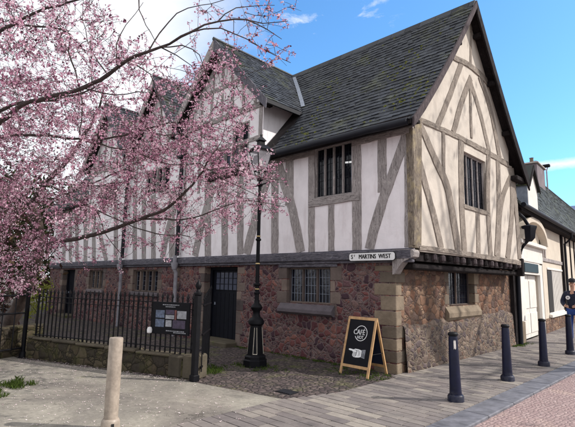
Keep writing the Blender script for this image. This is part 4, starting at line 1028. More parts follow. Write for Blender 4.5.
# lantern
ln = MB(); zb, zt, rb_, rt_ = 4.02, 4.46, .135, .255
for k in range(4):
    th = PI/2*k+.6; c, s_ = math.cos(th), math.sin(th); ln.tube([(lx+rb_*c, ly+rb_*s_, zb), (lx+rt_*c, ly+rt_*s_, zt)], .011, 6)
    ln.tube([(lx, ly, 3.86), (lx+rb_*.6*c, ly+rb_*.6*s_, 3.9), (lx+rb_*c, ly+rb_*s_, zb)], .010, 6)
    th2 = th+PI/2; ln.tube([(lx+rb_*c, ly+rb_*s_, zb), (lx+rb_*math.cos(th2), ly+rb_*math.sin(th2), zb)], .012, 6)
    ln.tube([(lx+rt_*c, ly+rt_*s_, zt), (lx+rt_*math.cos(th2), ly+rt_*math.sin(th2), zt)], .016, 6)
lan = ln.build('lantern', 'iron', lp)
b = MB()
for k in range(4):
    a0, a1 = PI/2*k+.6, PI/2*(k+1)+.6
    b.add([(lx+rb_*.97*math.cos(a0), ly+rb_*.97*math.sin(a0), zb), (lx+rb_*.97*math.cos(a1), ly+rb_*.97*math.sin(a1), zb), (lx+rt_*.97*math.cos(a1), ly+rt_*.97*math.sin(a1), zt), (lx+rt_*.97*math.cos(a0), ly+rt_*.97*math.sin(a0), zt)], [(0, 1, 2, 3)])
b.build('glazing', 'glass_lamp', lan)
b = MB(); b.lathe([(.27, zt), (.29, zt+.02), (.12, zt+.14), (.09, zt+.15), (.09, zt+.22), (.13, zt+.23), (.05, zt+.31), (.015, zt+.33), (.025, zt+.37), (.0, zt+.42)], 4, o8, smooth=False, rot=.6); b.build('lantern_roof', 'iron', lan)
b = MB(); b.lathe([(.02, zb), (.03, zb+.08), (.045, zb+.14), (.035, zb+.24), (.0, zb+.28)], 10, o8); b.build('lamp_mantle', 'white_paint', lan)

# ------------------------------------------------------------ low wall with railings
A = Vector((-6.80, 4.80, 0)); B = Vector((-10.95, 3.34, 0)); dF = (B-A).normalized(); nF = Vector((dF.y, -dF.x, 0))
if nF.y > 0: nF = -nF
LF = (B-A).length
RW = Plane(A, dF, nF)
wl = empty('low_stone_wall', A+dF*LF/2, 'low mossy stone wall carrying the black railings', 'wall')
V = []; F = []; n = 46; b = MB()
for i in range(n+1):
    a = LF*i/n; zt = .30+.0*a+.035*noise.noise(Vector((a*2.2, 0, 5)))+.02*a/LF*4
    for o_, z_ in ((0, -.1), (.012*noise.noise(Vector((a*3, 1, 1))), zt-.05), (-.03, zt), (-.24, zt+.01), (-.27, zt-.05), (-.27, -.1)): V.append(RW.P(a, z_, o_+.02*noise.noise(Vector((a*2, z_*3, 0)))))
for i in range(n):
    for k in range(5): F.append((i*6+k, (i+1)*6+k, (i+1)*6+k+1, i*6+k+1))
F += [tuple(range(6)), tuple(range(n*6, n*6+6))[::-1]]
b.add(V, F, .5, True); b.build('masonry', 'mossy_wall', wl)
b = MB(); a = .0
while a < LF:
    L = min(R.uniform(.55, .85), LF-a); RW.box(b, a+.006, a+L-.006, .31+.02*a, .365+.02*a+R.uniform(-.008, .01), -.28, .02, bev=.02); a += L
b.build('coping', 'step_stone', wl)
b = MB(); RW.box(b, -.02, .30, -.02, .40, -.30, .035, bev=.03); RW.box(b, .33, .62, -.02, .36, -.30, .03, bev=.03); b.build('end_block', 'step_stone', wl)

fn = empty('railings', A+dF*LF/2+Vector((0, 0, .36)), 'black iron railings with spiked bars on the low mossy wall', 'railings')
nb_ = 37; oF = -.13
for i in range(nb_):
    a = .12+(LF-.2)*i/(nb_-1); std = i in (0, 12, 24, 36); r_ = .021 if std else .0145; zt = 1.40+R.uniform(-.006, .006)
    p = RW.P(a, 0, oF); b = MB(); b.lathe([(r_, .33), (r_, zt-.05), (r_*1.8, zt-.045), (r_*1.5, zt-.02), (.002, zt+.045)], 6, (p.x, p.y, 0), smooth=False); b.build('bar', 'iron', fn)
for z_ in (.47, 1.27):
    b = MB(); RW.box(b, .0, LF, z_-.008, z_+.008, oF-.02, oF+.02, bev=.003); b.build('rail', 'iron', fn)
b = MB(); RW.box(b, .1, LF, 1.155, 1.167, oF-.012, oF+.012, bev=.003); b.build('rail', 'iron', fn)

gp = empty('gate_post', (-6.72, 4.70, 0), 'thick black iron gate post with a finial at the end of the railings', 'gate post')
b = MB(); b.box((-6.77, 4.65, -.05), (-6.67, 4.75, 1.44), bev=.012); b.box((-6.785, 4.635, -.05), (-6.655, 4.765, .10), bev=.01); b.build('shaft', 'iron', gp)
b = MB(); b.lathe([(.075, 1.44), (.075, 1.47), (.045, 1.49), (.03, 1.53), (.055, 1.58), (.05, 1.62), (.02, 1.67), (.0, 1.72)], 10, (-6.72, 4.70, 0)); b.build('finial', 'iron', gp)
# the open gate leaf, swung inwards
gl = empty('iron_gate', (-6.78, 4.9, .1), 'black iron gate leaf standing open behind the gate post', 'gate')
g0 = Vector((-6.74, 4.84, 0)); gd = Vector((-.72, .70, 0)).normalized()
GP = Plane(g0, gd, (gd.y, -gd.x, 0))
for i in range(8):
    p = GP.P(.05+i*.125, 0); b = MB(); b.lathe([(.011, .12), (.011, 1.34+.18*(i/7)), (.02, 1.35+.18*(i/7)), (.002, 1.42+.18*(i/7))], 6, (p.x, p.y, 0), smooth=False); b.build('bar', 'iron', gl)
for z_ in (.2, .75, 1.25):
    b = MB(); GP.box(b, 0, .96, z_-.015, z_+.015, -.015, .015, bev=.003); b.build('rail', 'iron', gl)

# barrier gate to the left of the railings
C0 = Vector((-11.02, 3.30, 0)); C1 = onZ(-30, 366); C1.z = 0; dB = (C1-C0).normalized(); BP = Plane(C0, dB, (-dB.y, dB.x, 0)); LBp = (C1-C0).length
bg_ = empty('metal_barrier', C0, 'dark tubular metal barrier at the left end of the railings', 'barrier')
p = C0; b = MB(); b.lathe([(.045, -.05), (.045, 1.40), (.055, 1.42), (.05, 1.46), (.0, 1.48)], 12, tuple(C0)); b.lathe([(.075, -.05), (.075, .06), (.05, .12)], 12, tuple(C0)); b.build('post', 'iron', bg_)
b = MB(); b.lathe([(.04, -.05), (.04, 1.38), (.0, 1.42)], 12, tuple(C1)); b.build('post', 'iron', bg_)
for z_ in (.20, .93, 1.30):
    b = MB(); b.tube([BP.P(0, z_), BP.P(LBp, z_)], .02, 8); b.build('rail', 'iron', bg_)
for k in range(1, 4):
    b = MB(); b.tube([BP.P(LBp*k/4, .2), BP.P(LBp*k/4, 1.3)], .012, 8); b.build('bar', 'iron', bg_)
bw = MB(); pB = Plane(C0+Vector((-.5, .5, 0)), (C1-C0), (-dB.y, dB.x, 0)); pB.box(bw, -.1, LBp+3, -.1, .62, -.35, 0, bev=.03)
tag(bw.build('stone_wall', 'mossy_wall'), 'brown rubble wall behind the metal barrier and tree trunk', 'wall')

# notice board on the railings
na0, nz0 = RW.px(188.5, 334, -.06); na1, nz1 = RW.px(153, 299, -.06)
nz0, nz1 = .70, 1.28
nt = empty('notice_board', RW.P((na0+na1)/2, .70, -.06), 'black information board with photographs hung on the railings', 'notice board')
b = MB(); RW.box(b, na0, na1, nz0, nz1, -.095, -.065, bev=.006); b.build('panel', 'board_black', nt)
Wn = na1-na0; Hn = nz1-nz0
def nbx(u0, u1, v0, v1, m, name, o=-.064):          # u from the left as seen from the street
    b = MB(); RW.box(b, na1-u1*Wn, na1-u0*Wn, nz0+v0*Hn, nz0+v1*Hn, o-.003, o+.002); return b.build(name, m, nt)
for u0, u1, v0, v1, m in ((.10, .34, .50, .74, 'photo_blue'), (.37, .60, .62, .76, 'photo_plum'), (.37, .60, .48, .60, 'photo_pale'), (.68, .92, .50, .74, 'photo_pale'), (.61, .66, .46, .76, 'photo_rust'),
                          (.10, .34, .22, .46, 'photo_blue'), (.38, .54, .24, .44, 'photo_pale'), (.57, .90, .20, .45, 'photo_plum')): nbx(u0, u1, v0, v1, m, 'photograph')
b = MB()
for u0, u1, v in ((.28, .72, .90), (.36, .62, .84), (.40, .88, .10), (.60, .92, .055)):
    u = u0; b = MB()
    while u < u1-.01:
        l = R.uniform(.02, .05); RW.box(b, na1-min(u+l, u1)*Wn, na1-u*Wn, nz0+v*Hn, nz0+(v+.028)*Hn, -.066, -.0615); u += l+.012
    b.build('small_print', 'photo_pale', nt)
b = MB(); b.lathe([(.02, 0), (.045, .015), (.05, .07), (.035, .11), (.0, .12)], 10, RW.P(na1+.02, .70, -.04)); b.build('white_tag', 'chalk', nt)

# ------------------------------------------------------------ cafe A-board
BL = onZ(339.4, 373.0); BR = onZ(368.3, 379.0); BK = onZ(391, 375.5)
e1 = (BR-BL); wB = e1.length; e1.normalize(); e2 = Vector((-e1.y, e1.x, 0)); 
if e2.y < 0: e2 = -e2
dp = max(.42, min(.62, (BK-BR).dot(e2))); hB = 1.04
ab = empty('a_board', (BL+BR)/2+e2*dp/2, 'wooden framed black pavement board reading CAFÉ beside the building corner', 'a-board')
def leaf(base0, inward, nm, deco):
    upv = (inward*(dp/2)+Vector((0, 0, hB))); Lh = upv.length; upv.normalize(); nn = e1.cross(upv)
    if nn.dot(inward) > 0: nn = -nn
    def Q(u, v, o=0): return base0+e1*u+upv*v+nn*o
    def bx(b, u0, u1, v0, v1, o0, o1): b.prism([Q(u0, v0, o0), Q(u1, v0, o0), Q(u1, v1, o0), Q(u0, v1, o0)], nn*(o1-o0))
    for nm_, (u0, u1, v0, v1) in (('frame_side', (0, .045, 0, Lh)), ('frame_side', (wB-.045, wB, 0, Lh)), ('frame_rail', (.0455, wB-.0455, Lh-.05, Lh)), ('frame_rail', (.0455, wB-.0455, .14, .19))):
        b = MB(); bx(b, u0, u1, v0, v1, -.012, .012); b.build(nm_, 'pine' if deco else 'pine', ab)
    b = MB(); bx(b, .04, wB-.04, .17, Lh-.03, -.006, .004); b.build(nm, 'board_black' if deco else 'back_blue', ab)
    return Q, upv, nn, Lh
Q, upv, nn, Lh = leaf(BL, e2, 'front_panel', True)
leaf(BL+e2*dp, -e2, 'rear_panel', False)
for u in (.02, wB-.02):
    b = MB(); b.tube([Q(u, .42, -.02), Q(u, .42, -.02)+e2*(dp*.56)], .006, 6); b.build('stay', 'iron', ab)
cu, cv, cr_ = wB*.53, Lh*.72, .145
b = MB(); N_ = 40
for k in range(N_):
    t0, t1 = 2*PI*k/N_, 2*PI*(k+1)/N_
    if abs(((t0 % (2*PI))-PI)) < .36 : continue
    b.prism([Q(cu+r_*math.cos(t), cv+r_*math.sin(t), .006) for r_, t in ((cr_, t0), (cr_, t1), (cr_-.011, t1), (cr_-.011, t0))], nn*.003)
b.build('printed_ring', 'chalk', ab)
put_text('CAFÉ', .135, Q(cu-.045, cv+.015, .006), e1, upv, nn, 'chalk', ab, .86, bold=.0015)
put_text('HOT', .085, Q(cu-.005, cv-.078, .006), e1, upv, nn, 'chalk', ab, .8)
# printed pointing hand: one extended finger, three curled, thumb above, cuff
def flat(pts, m, name, o=.006, th=.003):
    b = MB(); b.prism([Q(cu-.02+x, Lh*.38+y, o) for x, y in pts], nn*th); return b.build(name, m, ab)
flat([(-.205, .045), (-.20, .062), (-.17, .066), (-.09, .056), (-.05, .075), (.03, .072), (.10, .058), (.10, -.060), (.05, -.075), (-.02, -.082), (-.075, -.075), (-.10, -.055), (-.105, -.03), (-.095, -.01), (-.10, .015), (-.12, .030), (-.18, .034)], 'chalk', 'printed_hand')
flat([(.108, .068), (.185, .078), (.185, -.080), (.108, -.070)], 'photo_pale', 'printed_cuff')
b = MB()
def ln_(pts, w=.006):
    for (x0, y0), (x1, y1) in zip(pts, pts[1:]):
        d = Vector((x1-x0, y1-y0)); d.normalize(); n_ = Vector((-d.y, d.x))*w/2
        b.prism([Q(cu-.02+x, Lh*.38+y, .0095) for x, y in ((x0+n_.x, y0+n_.y), (x1+n_.x, y1+n_.y), (x1-n_.x, y1-n_.y), (x0-n_.x, y0-n_.y))], nn*.002)
ln_([(-.10, .012), (-.05, .004), (-.01, .012)]); ln_([(-.098, -.014), (-.05, -.018), (-.015, -.010)]); ln_([(-.10, -.036), (-.055, -.042), (-.02, -.032)]); ln_([(-.085, -.058), (-.05, -.064), (-.02, -.054)])
ln_([(-.02, .05), (.0, .03), (-.01, .012), (-.015, -.054)], .008); ln_([(.03, .05), (.045, .0), (.035, -.05)], .005); ln_([(.06, .045), (.07, .0), (.06, -.045)], .005); ln_([(-.06, .058), (-.02, .045), (.03, .05)], .004)
for k in range(4): ln_([(.125+k*.016, .065), (.125+k*.016, -.065)], .004)
b.build('engraved_lines', 'board_black', ab)

# ------------------------------------------------------------ flowering cherry reaching in from the left
import numpy as np
RT = random.Random(21)
cherry = empty('cherry_tree', onZ(-6, 352), 'cherry tree in pink blossom, its dark limbs sweeping across the house front', 'tree')
def smooth(pts, step=.12):
    P = [Vector(p) for p in pts]; out = []
    for i in range(len(P)-1):
        p0, p1, p2, p3 = P[max(i-1, 0)], P[i], P[i+1], P[min(i+2, len(P)-1)]; k = max(1, int((p2-p1).length/step))
        for j in range(k):
            t = j/k; out.append((.5*((2*p1)+(p2-p0)*t+(2*p0-5*p1+4*p2-p3)*t*t+(3*p1-p0-3*p2+p3)*t**3), (i+t)/(len(P)-1)))
    out.append((P[-1], 1)); return out
pool = []
def limb(pts, ra, rb_, name='limb', px=True, wob=.022, mtl='bark', seg=7):
    P = [at(x, y, d) for x, y, d in pts] if px else pts
    S_ = smooth(P); Q = []; Rr = []
    for p, t in S_:
        w = Vector((noise.noise(p*5+Vector((5, 0, 0))), noise.noise(p*5+Vector((0, 9, 0))), noise.noise(p*5+Vector((0, 0, 4)))))*wob
        Q.append(p+w); Rr.append((ra*(1-t**.8)+rb_*t**.8)*(1+.18*noise.noise(p*6)))
    b = MB(); b.tube(Q, Rr, seg); b.build(name, mtl, cherry)
    pool.extend(Q); return Q
limb([(-6, 356, 10.5), (5, 335, 10.4), (18, 308, 10.3), (30, 280, 10.1), (37, 252, 9.9), (38, 228, 9.7), (30, 205, 9.5)], .17, .11, 'trunk', mtl='bark_brown', seg=12, wob=.04)
limb([(30, 206, 9.5), (46, 183, 9.3), (70, 157, 9.1), (87, 130, 8.9), (98, 112, 8.7), (104, 85, 8.5)], .075, .012)
limb([(31, 208, 9.5), (0, 190, 8.8), (-50, 170, 7.6), (-70, 165, 6.6), (-40, 150, 6.0), (2, 121, 5.6), (20, 106, 5.45), (49, 98, 5.3), (82, 88, 5.1), (108, 76, 4.95), (125, 61, 4.85), (145, 52, 4.8), (160, 47, 4.8), (191, 32, 4.8), (218, 21, 4.85), (246, 20.7, 4.9), (262, 24, 4.95), (288, 22, 5.0)], .047, .0035)
limb([(-45, 152, 6.1), (3, 109, 5.9), (35, 103, 5.8), (70, 96, 5.6), (95, 88, 5.5)], .03, .008)
limb([(-70, 165, 6.6), (-60, 110, 6.2), (-25, 60, 5.7), (0, 32, 5.5), (15, 24.5, 5.4), (33.5, 13, 5.3), (59, 5, 5.25), (90, -2, 5.2), (130, -14, 5.2)], .035, .007)
limb([(15, 24.5, 5.4), (33, 27, 5.4), (49, 27, 5.4), (72, 35, 5.4), (68, 51, 5.4), (75, 72, 5.45), (80, 93, 5.5), (82, 116, 5.7), (79, 138, 6.1)], .014, .006)
limb([(-50, 172, 7.6), (-30, 150, 7.3), (2, 137, 7), (39, 135.4, 6.8), (79, 139, 6.6), (108, 138.7, 6.5), (139, 130.5, 6.4), (175, 122, 6.3)], .032, .009)
limb([(37, 252, 9.9), (52, 243, 9.2), (76, 239, 8.5), (107, 230.6, 7.9), (140, 219, 7.4), (162, 211, 7.1), (185, 192, 6.9), (202, 172, 6.8), (210, 158, 6.7)], .055, .010)
limb([(140, 219, 7.4), (165, 219, 7.2), (187, 220, 7.0), (215, 210, 6.9), (245, 201, 6.8), (284, 206, 6.75)], .018, .004)
limb([(3, 171, 9), (16, 180, 8.9), (49, 183, 8.6), (92, 186, 8.2), (130, 180, 7.9)], .022, .008)
limb([(79, 139, 6.6), (110, 147, 6.5), (138, 153, 6.4), (170, 165, 6.3), (200, 163, 6.3)], .014, .005)
limb([(50, 200, 8.8), (93, 183, 8.2), (138, 162, 7.7), (160, 148, 7.4)], .018, .006)
limb([(98, 211, 8.2), (107, 236, 8.1), (124, 257, 8.0)], .010, .005)
limb([(46, 183, 9.3), (72, 196, 8.9), (98, 211, 8.2), (150, 232, 7.7), (190, 236, 7.4)], .02, .006)
limb([(-20, 262, 10), (1, 267, 9.6), (20, 271, 9.3), (39, 277, 9.0)], .03, .008, mtl='bark_brown')
limb([(60, 242, 8.9), (52, 255, 8.8), (46, 264, 8.7)], .012, .005)
for pts in ([(246, 20.7, 4.9), (267, 29, 4.9), (282, 38, 4.9)], [(191, 32, 4.8), (221, 29, 4.7), (246, 38, 4.65), (267, 50, 4.6), (290, 62, 4.6)], [(218, 21, 4.85), (236, 7.6, 4.9), (276, 5.5, 5)],
            [(160, 47, 4.8), (182, 46, 4.7), (200, 55, 4.6), (206, 73, 4.6), (214, 95, 4.6)], [(139, -5, 5.2), (139, 9, 5.1), (151, 33, 5), (160, 46, 4.8)], [(148, 50, 4.8), (176, 14, 4.9), (212, 3, 5), (235, -6, 5)],
            [(160, 47, 4.8), (176, 55, 4.9), (191, 65, 4.9), (202, 86, 4.95)], [(118, 68, 4.9), (116, 45, 5), (126, 25, 5.1), (143, 2, 5.2)], [(108, 76, 4.95), (92, 50, 5.1), (83, 20, 5.2), (84, -5, 5.3)],
            [(82, 88, 5.1), (115, 95, 5), (150, 92, 4.9), (185, 110, 4.9)], [(125, 61, 4.85), (150, 75, 4.9), (160, 100, 5), (165, 130, 5.1)], [(139, 130, 6.4), (175, 135, 6.2), (215, 128, 6.1), (245, 140, 6.1)],
            [(210, 158, 6.7), (222, 140, 6.6), (228, 118, 6.6)], [(202, 172, 6.8), (232, 168, 6.7), (262, 178, 6.6), (288, 180, 6.6)], [(200, 163, 6.3), (225, 180, 6.2), (255, 195, 6.2), (275, 215, 6.2)]):
    limb(pts, .0085, .003, seg=5, name='branch')

ZN = [([(0, 60), (50, 78), (100, 95), (140, 115), (175, 118), (215, 125), (242, 145), (252, 175), (245, 202), (215, 222), (190, 228), (150, 218), (110, 232), (60, 240), (35, 262), (-10, 255), (-20, 100)], 1.0),
      ([(-10, -5), (90, -5), (130, 40), (180, 68), (200, 100), (150, 112), (60, 76), (-10, 58)], .42),
      ([(242, 140), (268, 150), (285, 195), (282, 212), (232, 226), (190, 246), (150, 238), (160, 215), (215, 222)], .42),
      ([(-20, 220), (50, 232), (56, 256), (35, 292), (-20, 300)], .75),
      ([(200, 58), (225, 52), (252, 102), (240, 140), (190, 128), (160, 110)], .42),
      ([(180, -5), (290, -5), (292, 70), (250, 62), (190, 45)], .06),
      ([(35, 240), (130, 232), (190, 246), (150, 262), (60, 262)], .22)]
def inside(x, y, P):
    c = False; j = len(P)-1
    for i in range(len(P)):
        if (P[i][1] > y) != (P[j][1] > y) and x < (P[j][0]-P[i][0])*(y-P[i][1])/(P[j][1]-P[i][1])+P[i][0]: c = not c
        j = i
    return c
def dens(x, y):
    d = 0
    for P, w in ZN:
        if inside(x, y, P): d = max(d, w)
    return d
seeds = []
while len(seeds) < 2900:
    x, y = RT.uniform(-25, 300), RT.uniform(-15, 300)
    if RT.random() > dens(x, y)*(.20+1.5*max(0, noise.noise(Vector((x*.042, y*.055, 3)))+.22)): continue
    base = 5.2+(y/260)*3.0
    seeds.append(at(x, y, max(4.3, RT.gauss(base+.4, 1.0))))
PA = np.array([p[:] for p in pool]); near = [(np.min(np.sum((PA-np.array(s_[:]))**2, 1)), i) for i, s_ in enumerate(seeds)]
near.sort(); tw = MB(); clusters = []
buf = np.zeros((len(pool)+60000, 3)); cnt = len(pool); buf[:cnt] = PA
for d2, i in near:
    s_ = seeds[i]; k = int(np.argmin(np.sum((buf[:cnt]-np.array(s_[:]))**2, 1))); p0 = Vector(buf[k]); L = (s_-p0).length
    if L < .05: continue
    side = Vector((RT.gauss(0, 1), RT.gauss(0, 1), RT.gauss(0, .6))); side = (side-side.project(s_-p0)).normalized()*L*RT.uniform(.05, .22)
    ext = s_+(s_-p0).normalized()*RT.uniform(.08, .3)+Vector((0, 0, RT.uniform(-.08, .05)))
    pts = [p for p, t in smooth([p0, p0.lerp(s_, .5)+side, s_, ext], .11)]
    pts = [p+Vector((RT.gauss(0, .006), RT.gauss(0, .006), RT.gauss(0, .006))) for p in pts]
    ra = .0034+.0030*min(L, 1.2); n = len(pts)
    tw.tube(pts, [ra*(1-.6*j/(n-1)) for j in range(n)], 3, cap=False)
    for p in pts[1:]:
        if cnt < len(buf): buf[cnt] = p[:]; cnt += 1
    nC = int((L*.9+.24)*RT.uniform(9, 19))
    for _ in range(nC):
        t = 1-abs(RT.gauss(0, .42)); 
        if t < .12: continue
        f_ = t*(n-1); j = min(int(f_), n-2); p = pts[j].lerp(pts[j+1], f_-j)
        clusters.append(p+Vector((RT.gauss(0, .014), RT.gauss(0, .014), RT.gauss(0, .014))))
    if RT.random() < .7:                              # bare side spurs
        for _ in range(RT.randint(1, 4)):
            j = RT.randrange(1, n); q0 = pts[j]; dv_ = Vector((RT.gauss(0, 1), RT.gauss(0, 1), RT.gauss(.2, .8))).normalized()*RT.uniform(.06, .22)
            tw.tube([q0, q0+dv_*.5+Vector((0, 0, .01)), q0+dv_], [.0032, .0026, .0016], 3, cap=False)
            for _ in range(RT.randint(0, 3)): clusters.append(q0+dv_*RT.uniform(.4, 1.05))
for p in pool[::3]:
    x_ = p-CAM; d = x_.dot(fw); px_, py_ = 287.5+FPX*x_.dot(rt)/d, 213.5-FPX*x_.dot(up)/d
    if RT.random() < .25+.5*dens(px_, py_): clusters.append(p+Vector((RT.gauss(0, .03), RT.gauss(0, .03), RT.gauss(0, .03))))
t_ = tw.build('twigs', 'bark', cherry); t_['kind'] = 'stuff'
bl = MB()
for c in clusters:
    base_r = min(1, max(0, .52+.42*noise.noise(c*1.1)+RT.gauss(0, .10)))
    for _ in range(RT.choice((2, 3, 3, 4, 5))):
        fc = c+Vector((RT.gauss(0, .014), RT.gauss(0, .014), RT.gauss(-.006, .012))); ax = Vector((RT.gauss(0, 1), RT.gauss(0, 1), RT.gauss(-.2, 1))).normalized()
        a = ax.orthogonal().normalized(); b_ = ax.cross(a); r_ = RT.uniform(.0085, .0145); col = min(1, max(0, base_r+RT.gauss(0, .17))) if RT.random() > .17 else RT.uniform(0, .15); ph = RT.uniform(0, 6)
        V = [fc]+[fc+ax*(r_*.45)+(a*math.cos(ph+2*PI*k/5)+b_*math.sin(ph+2*PI*k/5))*r_*RT.uniform(.85, 1.2) for k in range(5)]
        bl.add(V, [(0, 1, 2), (0, 2, 3), (0, 3, 4), (0, 4, 5), (0, 5, 1)][:RT.choice((4, 5, 5))], col)
bo_ = bl.build('blossom', 'blossom', cherry); bo_['kind'] = 'stuff'
print('clusters', len(clusters), 'faces', len(bl.f))

# fallen petals and weeds on the forecourt, moss and grass in the yard
pt = MB()
for _ in range(1500):
    x_, y_ = (RT.gauss(40, 60), RT.gauss(375, 16)) if RT.random() < .62 else (RT.uniform(0, 250), RT.uniform(362, 427))
    if y_ < 357: continue
    if RT.random() < .35: a = RT.uniform(0, LF); p = RW.P(a, 0, abs(RT.gauss(0, .22))+.04)
    else: p = onZ(x_, y_)
    if p.y > 4.9+(p.x+6.8)*.35 or p.x < -30: continue
    z_ = .001+(.0 if p.x < -4.9 else .004); s_ = RT.uniform(.005, .013); th = RT.uniform(0, 6)
    for q in range(RT.choice((1, 1, 2, 3))):
        o = Vector((RT.gauss(0, .015), RT.gauss(0, .015), 0))*(q > 0); c, n_ = math.cos(th+q), math.sin(th+q)
        pt.add([p+o+Vector((c*s_, n_*s_, z_)), p+o+Vector((-n_*s_*.7, c*s_*.7, z_+.003)), p+o+Vector((-c*s_, -n_*s_, z_+.001)), p+o+Vector((n_*s_*.7, -c*s_*.7, z_+.004))], [(0, 1, 2, 3)])
tag(pt.build('fallen_petals', 'petal'), 'pale cherry petals fallen on the concrete in front of the railings', 'petals', kind='stuff')
dc = onZ(287, 391.5); dr_ = empty('drain_cover', dc, 'small dark iron drain cover at the front edge of the cobbles', 'drain cover')
b = MB(); b.box((dc.x-.16, dc.y-.11, -.05), (dc.x+.16, dc.y+.11, .002), bev=.004); b.build('frame', 'iron', dr_)
b = MB()
for k in range(7): b.box((dc.x-.135+k*.042, dc.y-.09, -.02), (dc.x-.115+k*.042, dc.y+.09, .007), bev=.003)
b.build('grate', 'lead_black', dr_)
def tuft(mb, c, rad_, n, h, rng=RT):
    for _ in range(n):
        th = rng.uniform(0, 6.28); r_ = rad_*math.sqrt(rng.random()); p = Vector((c[0]+r_*math.cos(th), c[1]+r_*math.sin(th), c[2])); l = h*rng.uniform(.4, 1.1)
        lean = Vector((rng.gauss(0, .4), rng.gauss(0, .4), 1)).normalized()*l; w = Vector((math.sin(th*3), math.cos(th*3), 0))*rng.uniform(.003, .007)
        mb.add([p-w, p+w, p+lean*.6+w*.7, p+lean*1.0+Vector((lean.x*.5, lean.y*.5, -.1*l)), p+lean*.6-w*.7], [(0, 1, 2, 3, 4)])
gr = MB(); c = onZ(9, 386)
for _ in range(16): tuft(gr, (c.x+RT.gauss(0, .16), c.y+RT.gauss(0, .16), 0), .09, 60, .10)
wd_ = tag(gr.build('weed_clump', 'grass'), 'bright green weeds growing through the concrete at the left edge', 'weeds')
gr = MB()
for _ in range(260):
    k = RT.random()
    if k < .45: p = FR.P(RT.uniform(-9.4, -5.2), 0, abs(RT.gauss(0, .07))+.02)
    elif k < .6: p = Vector((lx+RT.gauss(.1, .3), ly+RT.gauss(-.1, .2), 0))
    elif k < .8: p = FR.P(RT.uniform(-5.9, -4.6), 0, RT.uniform(.2, .9))
    else: p = GL.P(RT.uniform(13.8, 15), 0, .1+abs(RT.gauss(0, .08)))
    tuft(gr, (p.x, p.y, 0), .06, 14, .045)
for _ in range(700): 
    a = RT.uniform(.0, LF); p = RW.P(a, 0, -.4-abs(RT.gauss(0, .35))); tuft(gr, (p.x, p.y, 0), .1, 12, .07)
tag(gr.build('grass', 'grass'), 'short grass and moss along the wall foot and behind the railings', 'grass', kind='stuff')

# ------------------------------------------------------------ dark trees and a yellow-green shrub beyond the far end
def bg_tree(loc, h, r, leaf, label, seed, n=5200, tr=.16, nm='dark_tree', cat='tree', low=.12, sz=.13, group=None):
    rg = random.Random(seed); t = empty(nm, loc, label, cat, group); b = MB(); L = Vector(loc); nodes = []
    b.tube([L, L+Vector((.1, 0, h*.3)), L+Vector((-.05, .1, h*.6)), L+Vector((.1, 0, h*.85))], [tr, tr*.8, tr*.5, tr*.15], 8)
    for k in range(14):
        z_ = h*rg.uniform(low+.08, .8); th = rg.uniform(0, 6.28); R_ = r*rg.uniform(.5, .95)*math.sqrt(max(.1, 1-((z_/h-.5)*1.5)**2)); e = L+Vector((R_*math.cos(th), R_*math.sin(th), z_+h*.1)); b.tube([L+Vector((0, 0, z_*.85)), L.lerp(e, .5)+Vector((0, 0, z_*.45)), e], [tr*.35, tr*.2, .01], 5); nodes += [e, L.lerp(e, .6)+Vector((0, 0, z_*.4))]
    b.build('trunk', 'bark', t)
    for k in range(30):
        th = rg.uniform(0, 6.28); z_ = rg.uniform(low, 1)*h; R_ = r*math.sqrt(max(.05, 1-((z_/h-.5)*1.9)**2))*rg.random()**.5; nodes.append(L+Vector((R_*math.cos(th), R_*math.sin(th), z_)))
    b = MB()
    for _ in range(n):
        c = rg.choice(nodes); s_ = r*.26; p = c+Vector((rg.gauss(0, s_), rg.gauss(0, s_), rg.gauss(0, s_*.8)))
        if p.z < L.z+.05: continue
        a = Vector((rg.gauss(0, 1), rg.gauss(0, 1), rg.gauss(0, 1))).normalized(); o_ = a.orthogonal().normalized(); s2 = sz*rg.uniform(.5, 1.2); b.add([p-a*s2, p-o_*s2*.45, p+a*s2, p+o_*s2*.45+Vector((0, 0, .02))], [(0, 1, 2, 3)])
    b.build('crown', leaf, t)
v = onZ(-28, 312); bg_tree((-15.6, 3.2, 0), 4.6, 1.5, 'leaf_brown', 'dark leafy tree behind the cherry trunk at the left edge', 3, 5200, sz=.10)
bg_tree((-27.5, 10.5, 0), 6.2, 2.3, 'leaf_dark', 'dark evergreen tree just beyond the far end of the house', 4, 6000)
bg_tree((-27, 4.8, 0), 5.2, 2.0, 'leaf_brown', 'brown-leaved tree farther left beyond the metal barrier', 5, 4500)
bg_tree((-34, 9, 0), 8.5, 3.2, 'leaf_dark', 'tall dark tree farthest away on the left', 8, 5500, sz=.18)
c = at(39, 285, 15.5); bg_tree((c.x, c.y, 0), 1.9, .34, 'leaf_yellow', 'yellow-green shrub between the barrier post and the house end', 6, 700, .03, 'shrub', 'shrub', .2, .06)
hd = MB(); rg = random.Random(11)
for _ in range(9000):
    t = rg.random(); p = Vector((-19+rg.gauss(0, .35)-t*6, 1.2+t*4.2+rg.gauss(0, .35), rg.random()**.7*2.0)); a = Vector((rg.gauss(0, 1), rg.gauss(0, 1), rg.gauss(0, 1))).normalized(); o_ = a.orthogonal().normalized(); s2 = .09*rg.uniform(.5, 1.2)
    hd.add([p-a*s2, p-o_*s2*.5, p+a*s2, p+o_*s2*.5], [(0, 1, 2, 3)])
tag(hd.build('hedge', 'leaf_dark'), 'dark hedge behind the barrier and the cherry trunk', 'hedge')

# tree across the road, added out of view to dapple the gable and paving
def dapple_tree():
    bg_tree((5.2, 17.2, 0), 16.5, 4.6, 'leaf_dark', 'tall loose-leaved tree added out of view across the road to dapple the gable', 31, 1500, .22, 'dapple_tree', 'tree', .42, .17)
dapple_tree()

